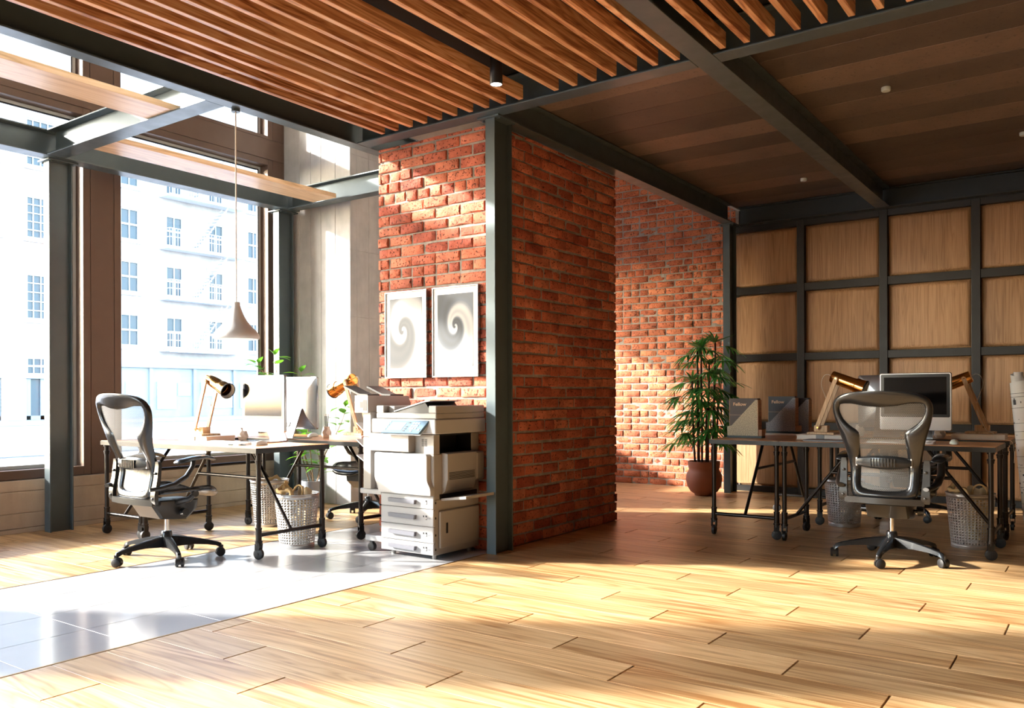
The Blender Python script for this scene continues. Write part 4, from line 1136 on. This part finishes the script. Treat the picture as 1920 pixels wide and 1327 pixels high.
# ================================================================== PLANTS
def leaf(m, p, d, up, L, W, curl=.3, n=4, fold=.15):
    p = Vector(p); d = Vector(d).normalized(); side = d.cross(Vector(up)).normalized(); nr = side.cross(d).normalized(); vs = []; fs = []
    for i in range(n + 1):
        u = i / n; c = p + d * (L * u) - nr * (curl * L * u * u); w = W * (math.sin(PI * (u ** .75)) * .5 + (.02 if i < n else 0))
        vs += [c - side * w + nr * fold * w, c, c + side * w + nr * fold * w]
    for i in range(n):
        for k in (0, 1): fs.append((i * 3 + k, i * 3 + k + 1, i * 3 + k + 4, i * 3 + k + 3))
    m.add(vs, fs)
R = random.Random(11)
PX, PY = -6.40, 5.62
t = thing('potted_plant', 'leafy green plant with thin woody stems in a grey pot by the concrete pier', 'plant', (PX, PY, 0))
m = MB(); m.lathe([(.085, 0), (.10, .01), (.112, .25), (.112, .262), (.10, .262), (.098, .24)], 36); obj('pot', m, M['greypot'], t, 40)
m = MB(); m.lathe([(.098, .235), (.05, .245), (.001, .248)], 24, caps=False); obj('soil', m, M['soil'], t, 60)
fol = MB(); rv = Vector((.8155, .5787, 0)) * -1
rv = Vector((.8155, -.5787 * -1, 0))  # picture right in plan
stems = [((-.04, 0), [(-.14, .55), (-.30, .95), (-.40, 1.25), (-.44, 1.50)], (-.02, .03)), ((.0, .03), [(-.10, .60), (-.26, 1.0), (-.50, 1.32), (-.56, 1.42)], (.10, .02)),
         ((.02, 0), [(.0, .5), (-.02, .95), (-.06, 1.33)], (.04, .0)), ((.03, .03), [(.10, .45), (.24, .68), (.34, .88), (.36, .99)], (-.14, .02)), ((-.02, .03), [(-.05, .4), (-.10, .62)], (.02, 0)), ((.05, 0), [(.10, .36), (.08, .55)], (0, 0))]
for (sx, sy), pts, dp in stems:
    P = [Vector((sx, sy, .23))]
    for r_, z in pts:
        k = (z - .23); P.append(Vector((rv.x * r_ + dp[0] * k * -.6, rv.y * r_ * .6 + dp[1] * k - .05 * k, z)))
    sp = smooth_path(P, 6); m = MB(); m.tube(sp, [.006 - .004 * i / len(sp) for i in range(len(sp))], 6); obj('stem', m, M['stem'], t, 60)
    for i in range(5, len(sp), 2):
        for q in range(2):
            a = R.uniform(0, 2 * PI); d = Vector((math.cos(a), math.sin(a), R.uniform(.0, .7))); pet = sp[i] + d.normalized() * .035
            fol.tube([sp[i], pet], .0015, 4); leaf(fol, pet, d, (0, 0, 1), R.uniform(.10, .155), R.uniform(.055, .085), R.uniform(.1, .5), 5)
    for q in range(3):
        a = 2.1 * q; leaf(fol, sp[-1], (math.cos(a) * .6, math.sin(a) * .6, .8), (0.1, 0, 1), .10, .05, .2, 5)
fol.v = [(min(max(x, -.62), .235 + 9 * 0 + .6), min(y, .24), z) for x, y, z in fol.v]
obj('foliage', fol, M['leaf'], t, 60)

t = thing('potted_palm', 'tall lady palm with dark canes in a terracotta pot before the far brick wall', 'plant', (-3.60, 8.68, 0))
m = MB(); m.lathe([(.085, 0), (.100, .004), (.102, .018), (.145, .045), (.178, .10), (.193, .17), (.190, .225), (.170, .262), (.160, .285), (.166, .305), (.172, .345), (.170, .372), (.156, .372), (.152, .345)], 48); obj('pot', m, M['terracotta'], t, 50)
m = MB(); m.lathe([(.153, .338), (.07, .346), (.001, .348)], 24, caps=False); obj('soil', m, M['soil'], t, 60)
fol = MB(); R = random.Random(23)
def fan(m, c, d, L, n, droop, spread=2.3, W=.028):
    d = Vector(d).normalized(); side = d.cross(Vector((0, 0, 1))).normalized()
    for i in range(n):
        a = (i / (n - 1) - .5) * spread; dd = d * math.cos(a) + side * math.sin(a); l = L * (1 - .22 * abs(a)) * R.uniform(.88, 1.08)
        vs = []; fs = []; s2 = dd.cross(Vector((0, 0, 1))).normalized(); N = 5
        for k in range(N + 1):
            u = k / N; p = Vector(c) + dd * (l * u) + Vector((0, 0, -droop * l * u * u)); w = W * .5 * (min(1, .35 + u * 3) if u < .55 else max(.12, (1 - u) / .45) ** .6)
            vs += [p - s2 * w + Vector((0, 0, w * .25)), p, p + s2 * w + Vector((0, 0, w * .25))]
        for k in range(N):
            for q in (0, 1): fs.append((k * 3 + q, k * 3 + q + 1, k * 3 + q + 4, k * 3 + q + 3))
        m.add(vs, fs)
canes = [(-.105, .0, 1.25), (-.075, .05, 1.62), (-.045, -.04, 1.10), (-.02, .0, 1.60), (.0, .06, .95), (.045, .0, 1.42), (.075, .05, 1.66), (.10, -.02, 1.30), (.12, .03, 1.02)]
for cx, cy, h in canes:
    lx, ly = cx * .25 * h, cy * .25 * h
    m = MB(); N = 22; pts = [Vector((cx + lx * u, cy + ly * u + .006 * math.sin(u * 7 + cx * 40), .33 + (h - .33) * u)) for u in [k / N for k in range(N + 1)]]
    m.tube(pts, [(.0125 if k % 3 else .0145) * (1 - .25 * k / N) for k in range(N + 1)], 8); obj('cane', m, M['cane'], t, 60)
    z = .52
    a = R.uniform(0, 6)
    while z < h:
        u = (z - .33) / (h - .33); c = Vector((cx + lx * u, cy + ly * u, z)); a += 2.4 + R.uniform(-.5, .5)
        if math.cos(a) < -.2 or math.sin(a) < .7 or R.random() < .65:
            pl = R.uniform(.12, .25) * (1.25 - .4 * (z / 1.7)); d = Vector((math.cos(a), math.sin(a) * .8, R.uniform(.15, .55))); e = c + d.normalized() * pl
            fol.tube([c, c + d.normalized() * pl * .6 + Vector((0, 0, .012)), e], .0022, 4)
            fan(fol, e, (d.x, d.y, R.uniform(-.25, .1)), R.uniform(.20, .30), R.choice((6, 7, 8)), R.uniform(.25, .6))
        z += R.uniform(.065, .10)
    for q in range(3): b_ = a + 2.1 * q; fan(fol, pts[-1], (math.cos(b_), math.sin(b_), .55 + .5 * (q == 0)), R.uniform(.19, .26), 6, .15, 1.9)
fol.v = [(x, .31 * math.tanh(y / .31) if y > 0 else y, max(z, .28)) for x, y, z in fol.v]
obj('foliage', fol, M['palmleaf'], t, 60)
# ================================================================== PLACING THE TWO WORK ISLANDS
DZ = .743; GX, GY = -4.0, -2.69
def at(k, x, y, rz=0.0):
    """k: 0 right island front desk, 1 right island rear desk, 2 left island front, 3 left island rear"""
    if k % 2: x, y, rz = -2.61 - x, 14.08 - y, rz + PI
    if k >= 2: x += GX; y += GY
    return x, y, rz
first = {}
def place(key, maker, k, x, y, z, rz, label, group=None):
    X, Y, r = at(k, x, y, rz)
    if key not in first: o = first[key] = maker()
    else: o = dup(first[key])
    o.location = (X, Y, z); o.rotation_euler = (0, 0, r); o['label'] = label
    if group: o['group'] = group
    elif 'group' in o: del o['group']
    return o
g = 'pipe-framed desks on castors'
place('desk', lambda: make_desk(1.345, .555), 0, -1.977, 6.292, 0, 0, 'front long desk of the right-hand group, behind the chair seen from the back', g)
place('desk', None, 1, -1.977, 6.292, 0, 0, 'rear long desk of the right-hand group, nearest the wood panels', g)
place('desk', None, 2, -1.977, 6.292, 0, 0, 'front long desk of the sunlit group, with the bright screen facing out', g)
place('desk', None, 3, -1.977, 6.292, 0, 0, 'rear long desk of the sunlit group, under the computer seen from behind', g)
place('sidedesk', lambda: make_desk(.492, 1.53, (.022, .035), seed=4), 0, -2.530, 6.300, 0, 0, 'narrow end table carrying the magazine files at the left of the right-hand group', g)
place('sidedesk', None, 2, -2.530, 6.300, 0, 0, 'narrow bare end table nearest the window in the sunlit group', g)
g = 'mesh office chairs'
place('chair', make_chair, 0, -1.170, 5.960, 0, 0.0, 'dark mesh office chair seen straight from behind at the right-hand desk', g)
place('chair', None, 1, -1.170, 5.960, 0, 0.0, 'dark mesh office chair mostly hidden behind the right-hand desks, below the wood panels', g)
place('chair', None, 2, -1.170, 5.960, 0, 0.0, 'mesh office chair on the tile strip, facing the sunlit desk', g)
place('chair', None, 3, -1.170, 5.960, 0, 0.0, 'mesh office chair half hidden by the copier, behind the sunlit desks', g)
g = 'desktop computers'
place('pc', make_computer, 0, -1.165, 6.750, DZ, 0.0, 'desktop computer with a black screen on the right-hand front desk', g)
place('pc', None, 1, -1.165, 6.750, DZ, 0.0, 'desktop computer seen from behind, sticking out left of the black screen', g)
place('pc', None, 2, -1.165, 6.750, DZ, 0.0, 'desktop computer with a pale reflecting screen on the sunlit desk', g)
place('pc', None, 3, -1.165, 6.750, DZ, 0.0, 'desktop computer showing its metal back and stand beside the pencil cup', g)
g = 'keyboards'
for k, lb in ((0, 'white keyboard before the black screen, behind the mesh chair back'), (2, 'white keyboard in front of the pale screen on the sunlit desk')):
    place('kb', make_keyboard, k, -1.205, 6.455, DZ, 0.0, lb, g)
for k, lb in ((0, 'white mouse at the right end of the right-hand front desk'), (2, 'white mouse at the near corner of the sunlit desk'), (3, 'white mouse on the rear sunlit desk beside the computer stand')):
    place('mouse', make_mouse, k, -.873 if k != 3 else -1.05, 6.50, DZ, .15, lb, 'computer mice')
g = 'thick books under the lamps'
for k, lb in enumerate(('thick pale book under the lamp on the left end of the right-hand front desk', 'thick pale book with a grey band under the rightmost lamp', 'thick white book under the brass lamp by the window', 'white book on the rear sunlit desk next to the copier')):
    place('bundle', make_bundle, k, -1.795, 6.705, DZ, 0.0, lb, g)
g = 'brass and wood desk lamps'
for k, lb in enumerate(('copper-coloured desk lamp on wooden arms to the left of the black screen', 'copper-coloured desk lamp on wooden arms to the right of the black screen', 'brass desk lamp by the window with its open shade turned to the room', 'brass desk lamp with gold shade in front of the brown concrete, above the copier')):
    lp = place('lamp', make_lamp, k, -1.815, 6.680, DZ + .0408, 0.0, lb, g)
    if k == 1:
        m = MB(); L_ = Vector(lp.location)
        def loc(x, y, z): v = Vector((x, y, z)) - L_; return (-v.x, -v.y, v.z)
        m.tube(smooth_path([(-.05, .088, .018), (-.07, .13, .014), (-.085, .162, .008), (-.095, .176, -.012), (-.10, .18, -.034), loc(-.66, 7.215, .748), loc(-.63, 7.20, .748), loc(-.585, 7.185, .735), loc(-.570, 7.175, .66), loc(-.572, 7.18, .58)], 6), .0022, 6); obj('cord_tail', m, M['cable'], lp, 60)
        lamp_tail = lp
g = 'perforated waste baskets'
bins = []
for k, lb in enumerate(('perforated metal waste basket under the right end of the right-hand front desk', 'perforated metal waste basket to the left of the chair seen from behind', 'perforated waste basket standing on the tiles under the sunlit desk', 'perforated waste basket further back, half hidden by the basket on the tiles')):
    place('bin', make_bin, k, -.808, 6.766, 0, .35 * k, lb, g)
for k, w in ((0, 'basket at the right end of the right-hand desk'), (2, 'basket standing on the tiles'), (3, 'basket behind the one on the tiles')):
    place('strip', make_ribbon, k, -.808, 6.766, 0, .3 if k == 0 else (-1.15 if k == 3 else -.2 + .5 * k), 'curled brown paper strip in the ' + w)
for k, w in ((0, 'right-hand basket under the desk'), (2, 'basket standing on the tiles')):
    place('card', make_card, k, -.808, 6.766, 0, .1, 'beige card sheet standing in the ' + w)
    place('loop', make_loop, k, -.808, 6.766, 0, .1, 'tan paper ring poking out of the ' + w)
def put(key, maker, x, y, z, rz, label, group=None):
    if key not in first: o = first[key] = maker()
    else: o = dup(first[key])
    o.location = (x, y, z); o.rotation_euler = (0, 0, rz); o['label'] = label
    if group: o['group'] = group
    return o
put('cup', make_vase, -5.281, 4.790, DZ, 0, 'white faceted cup holding pencils on the rear sunlit desk', 'faceted cups')
put('cup', None, -5.66, 4.25, DZ, .5, 'white faceted cup at the left foot of the pale screen', 'faceted cups')
put('cup', None, -1.09, 7.36, DZ, .3, 'faceted cup under the right corner of the black screen', 'faceted cups')
put('cup', None, -1.70, 7.40, DZ, .9, 'faceted cup seen through the chair net below the lamp', 'faceted cups')
for i, (dx, dy, ax, ay) in enumerate(((-.012, .0, -.05, .02), (.004, .004, -.02, -.04), (.014, -.004, .04, .03))):
    o = put('pencil', make_pencil, -5.281 + dx, 4.790 + dy, DZ + .032, 0, 'black pencil with white eraser standing in the faceted cup', 'pencils in the cup'); o.rotation_euler = (-ay, ax, 0)
m = MB(); m.box(-.065, .065, -.035, .035, 0, .008, .003); o = obj('dark_oblong', m, M['bezel'], None, 30, (-5.40, 4.12, DZ)); o.rotation_euler = (0, 0, .3); tag(o, 'dark flat phone lying beside the foot of the pale computer', 'oblong')  # thin dark oblong lying on the desk
m = MB(); m.cyl((-.07, 0, .0045), (.07, 0, .0045), .004, .003, 8); o = obj('pen', m, M['steel'], None, 40, (-5.02, 3.72, DZ)); o.rotation_euler = (0, 0, .35); tag(o, 'thin grey pen lying in front of the pale computer', 'pen')
m = MB(); m.box(-.105, .105, -.148, .148, 0, .012, .002); o = obj('thin_book', m, M['paper'], None, 30, (-5.08, 4.97, DZ)); o.rotation_euler = (0, 0, 1.35); tag(o, 'thin white notebook lying right of the pencil cup', 'book')
m = MB(); m.box(-.14, .14, -.10, .10, 0, .014, .002); o = obj('thin_book', m, M['paper'], None, 30, (-2.275, 7.27, DZ)); tag(o, 'thin white magazine under the grey magazine file', 'book')
m = MB(); m.box(-.15, .15, -.105, .105, 0, .012, .002); o = obj('thin_book', m, M['mfp3'], None, 30, (-1.70, 6.42, DZ)); tag(o, 'flat grey magazine in front of the lamp book on the right-hand desk', 'book')
# magazine files
def magfile(label, x, y, z, card, rz=0.0, cat_label=None, dark='binder', w=.262, h=.305, d=.085):
    t = thing('magazine_file', label, 'magazine file', (x, y, z), rz, 'magazine files on the end table')
    sd = [(-w / 2, .018), (w / 2 - .012, .018), (w / 2 - .012, h), (w / 2 - .030, h), (-w / 2 + .035, .098), (-w / 2, .092)]
    for y0 in (0, d - .003):
        m = MB(); m.prism(sd, 'y', y0, y0 + .003); obj('side_panel', m, M[card], t, 0)
    m = MB(); m.box(w / 2 - .012, w / 2 - .008, .003, d - .003, .018, h); sp = obj('spine', m, M['tan'], t, 0)
    m = MB()
    for i in range(8): m.box(w / 2 - .0082, w / 2 - .0074, .003, d - .003, .03 + i * .034, .032 + i * .034)
    obj('spine_rule', m, M['binder'], sp, 0)
    m = MB(); m.box(-w / 2, w / 2 + .02, -.001, d + .001, 0, .018, .001); obj('base', m, M['teal'], t, 30)
    m = MB(); m.box(w / 2 - .007, w / 2 + .02, .006, d - .006, .018, .068, .002); obj('pull_tab', m, M['tan'], t, 30)
    b = thing('catalogue', cat_label, 'book', (x, y, z), rz)
    m = MB(); m.box(-w / 2 + .016, w / 2 - .016, .006, d - .008, .019, h + .012, .001); cv = obj('cover', m, M[dark], b, 30)
    m = MB()
    for q in ((-w / 2 + .016, -w / 2 + .018, .02, h + .010), (-w / 2 + .018, w / 2 - .02, h * .60, h * .605)): m.box(q[0], q[1], .0048, .0062, q[2], q[3])
    obj('gold_line', m, M['gold'], cv, 0)
    text_mesh('lettering', 'Fellow', .036, M['gold'], cv, (-.030, .0055, h - .036), (PI / 2, 0, 0), .0008).scale = (1.14, 1, 1)
    return t
magfile('beige speckled magazine file at the near end of the table by the palm', -2.395, 6.575, DZ, 'granite', 0, 'dark brown catalogue in the beige speckled magazine file')
magfile('grey speckled magazine file on the white magazine, behind the beige one', -2.300, 7.235, DZ + .014, 'granite2', 0, 'dark catalogue in the front grey magazine file', 'navy')
magfile('second grey magazine file standing directly behind the first grey one', -2.235, 7.40, DZ, 'granite2', 0, 'dark catalogue in the rearmost grey magazine file', 'navy')
# rolled drawings
t = thing('drawing_roll', 'rolled white drawing sheet standing at the right edge of the picture', 'paper roll', (-.440, 7.10, 0))
m = MB(); L = 1.20; n = 60; vs = []; fs = []; 
ax = Vector((-.085, .0, 1)).normalized(); ux = Vector((1, 0, .085)).normalized(); uy = Vector((0, 1, 0))
for i in range(n + 1):
    a = -2.2 + 4.6 * PI * i / n; r = .034 + .024 * i / n; top = L - .005 - (.075 * max(0, 1 - i / n * 1.9) * -1 if i / n < .55 else 0) + .02 * math.sin(a * .5)
    for zz in (.02, top * .5, top): p = ax * zz + (ux * math.cos(a) + uy * math.sin(a)) * r; vs.append(p)
for i in range(n):
    for k in (0, 1): fs.append((i * 3 + k, i * 3 + 3 + k, i * 3 + 4 + k, i * 3 + 1 + k))
m.add(vs, fs); sh = obj('sheet', m, M['paper'], t, 60); md = sh.modifiers.new('thick', 'SOLIDIFY'); md.thickness = .0008
m = MB()
def mark(a0, a1, z0, z1):
    lo = []
    for k in range(7):
        a = a0 + (a1 - a0) * k / 6; lo.append((ax * z0 + (ux * math.cos(a) + uy * math.sin(a)) * .0592, ax * z1 + (ux * math.cos(a) + uy * math.sin(a)) * .0592))
    b = len(m.v); m.add([p for q in lo for p in q], [(2 * k, 2 * k + 2, 2 * k + 3, 2 * k + 1) for k in range(6)])
RR = random.Random(4)
for z in (1.095, 1.07, .99, .88, .82, .76, .64, .56, .42, .3): mark(-3.0, -.3, z, z + .0022)
for i in range(46):
    z = RR.uniform(.15, 1.06); a = RR.uniform(-3.0, -.7); mark(a, a + RR.uniform(.08, .3), z, z + RR.choice((.003, .004, .012)))
mark(-2.3, -1.95, 1.015, 1.05); mark(-2.2, -2.05, 1.05, 1.062)
obj('drawing_lines', m, M['print'], sh, 0)

# ================================================================== LIGHT, SKY, CAMERA
sd = Vector((1.0, .58, -.465)).normalized()
su = bpy.data.lights.new('sun', 'SUN'); su.energy = SUN_E; su.angle = math.radians(2.0); su.color = (1.0, .91, .80)
so_ = bpy.data.objects.new('sun', su); C.objects.link(so_); so_.rotation_euler = sd.to_track_quat('-Z', 'Y').to_euler(); so_.location = (-20, -10, 12)
w = bpy.data.worlds.new('world'); bpy.context.scene.world = w; w.use_nodes = True; nt = w.node_tree
sky = nt.nodes.new('ShaderNodeTexSky'); sky.sky_type = 'NISHITA'; sky.sun_disc = False; sky.sun_elevation = math.radians(21.9)
sky.sun_rotation = math.atan2(-sd.x, -sd.y); sky.air_density = 1.0; sky.dust_density = 1.0; sky.ozone_density = 1.3
bg = nt.nodes['Background']; bg.inputs['Strength'].default_value = SKY_E
hs = nt.nodes.new('ShaderNodeHueSaturation'); hs.inputs['Saturation'].default_value = .9
nt.links.new(sky.outputs[0], hs.inputs['Color']); nt.links.new(hs.outputs[0], bg.inputs['Color'])
cam = bpy.data.cameras.new('camera'); cam.sensor_width = 36; cam.lens = 1578.6 / 1920 * 36; cam.shift_y = 79.9 / 1920; cam.clip_end = 400; cam.clip_start = .05
co = bpy.data.objects.new('camera', cam); C.objects.link(co); co.location = (0, 0, 1.08)
psi = math.atan2(1120, 1578.6)
co.rotation_euler = (Matrix.Rotation(psi, 4, 'Z') @ Matrix.Rotation(PI / 2, 4, 'X') @ Matrix.Rotation(ROLL, 4, 'Z')).to_euler()
sc_ = bpy.context.scene; sc_.camera = co
vs_ = sc_.view_settings; vs_.view_transform = 'Standard'; vs_.look = 'None'; vs_.gamma = 1.0; vs_.use_curve_mapping = False; vs_.exposure = EXPO
cy = sc_.cycles; cy.use_denoising = True; cy.max_bounces = 10; cy.diffuse_bounces = 6; cy.glossy_bounces = 5; cy.transparent_max_bounces = 16; cy.transmission_bounces = 4
cy.caustics_reflective = False; cy.caustics_refractive = False; cy.sample_clamp_indirect = 8.0
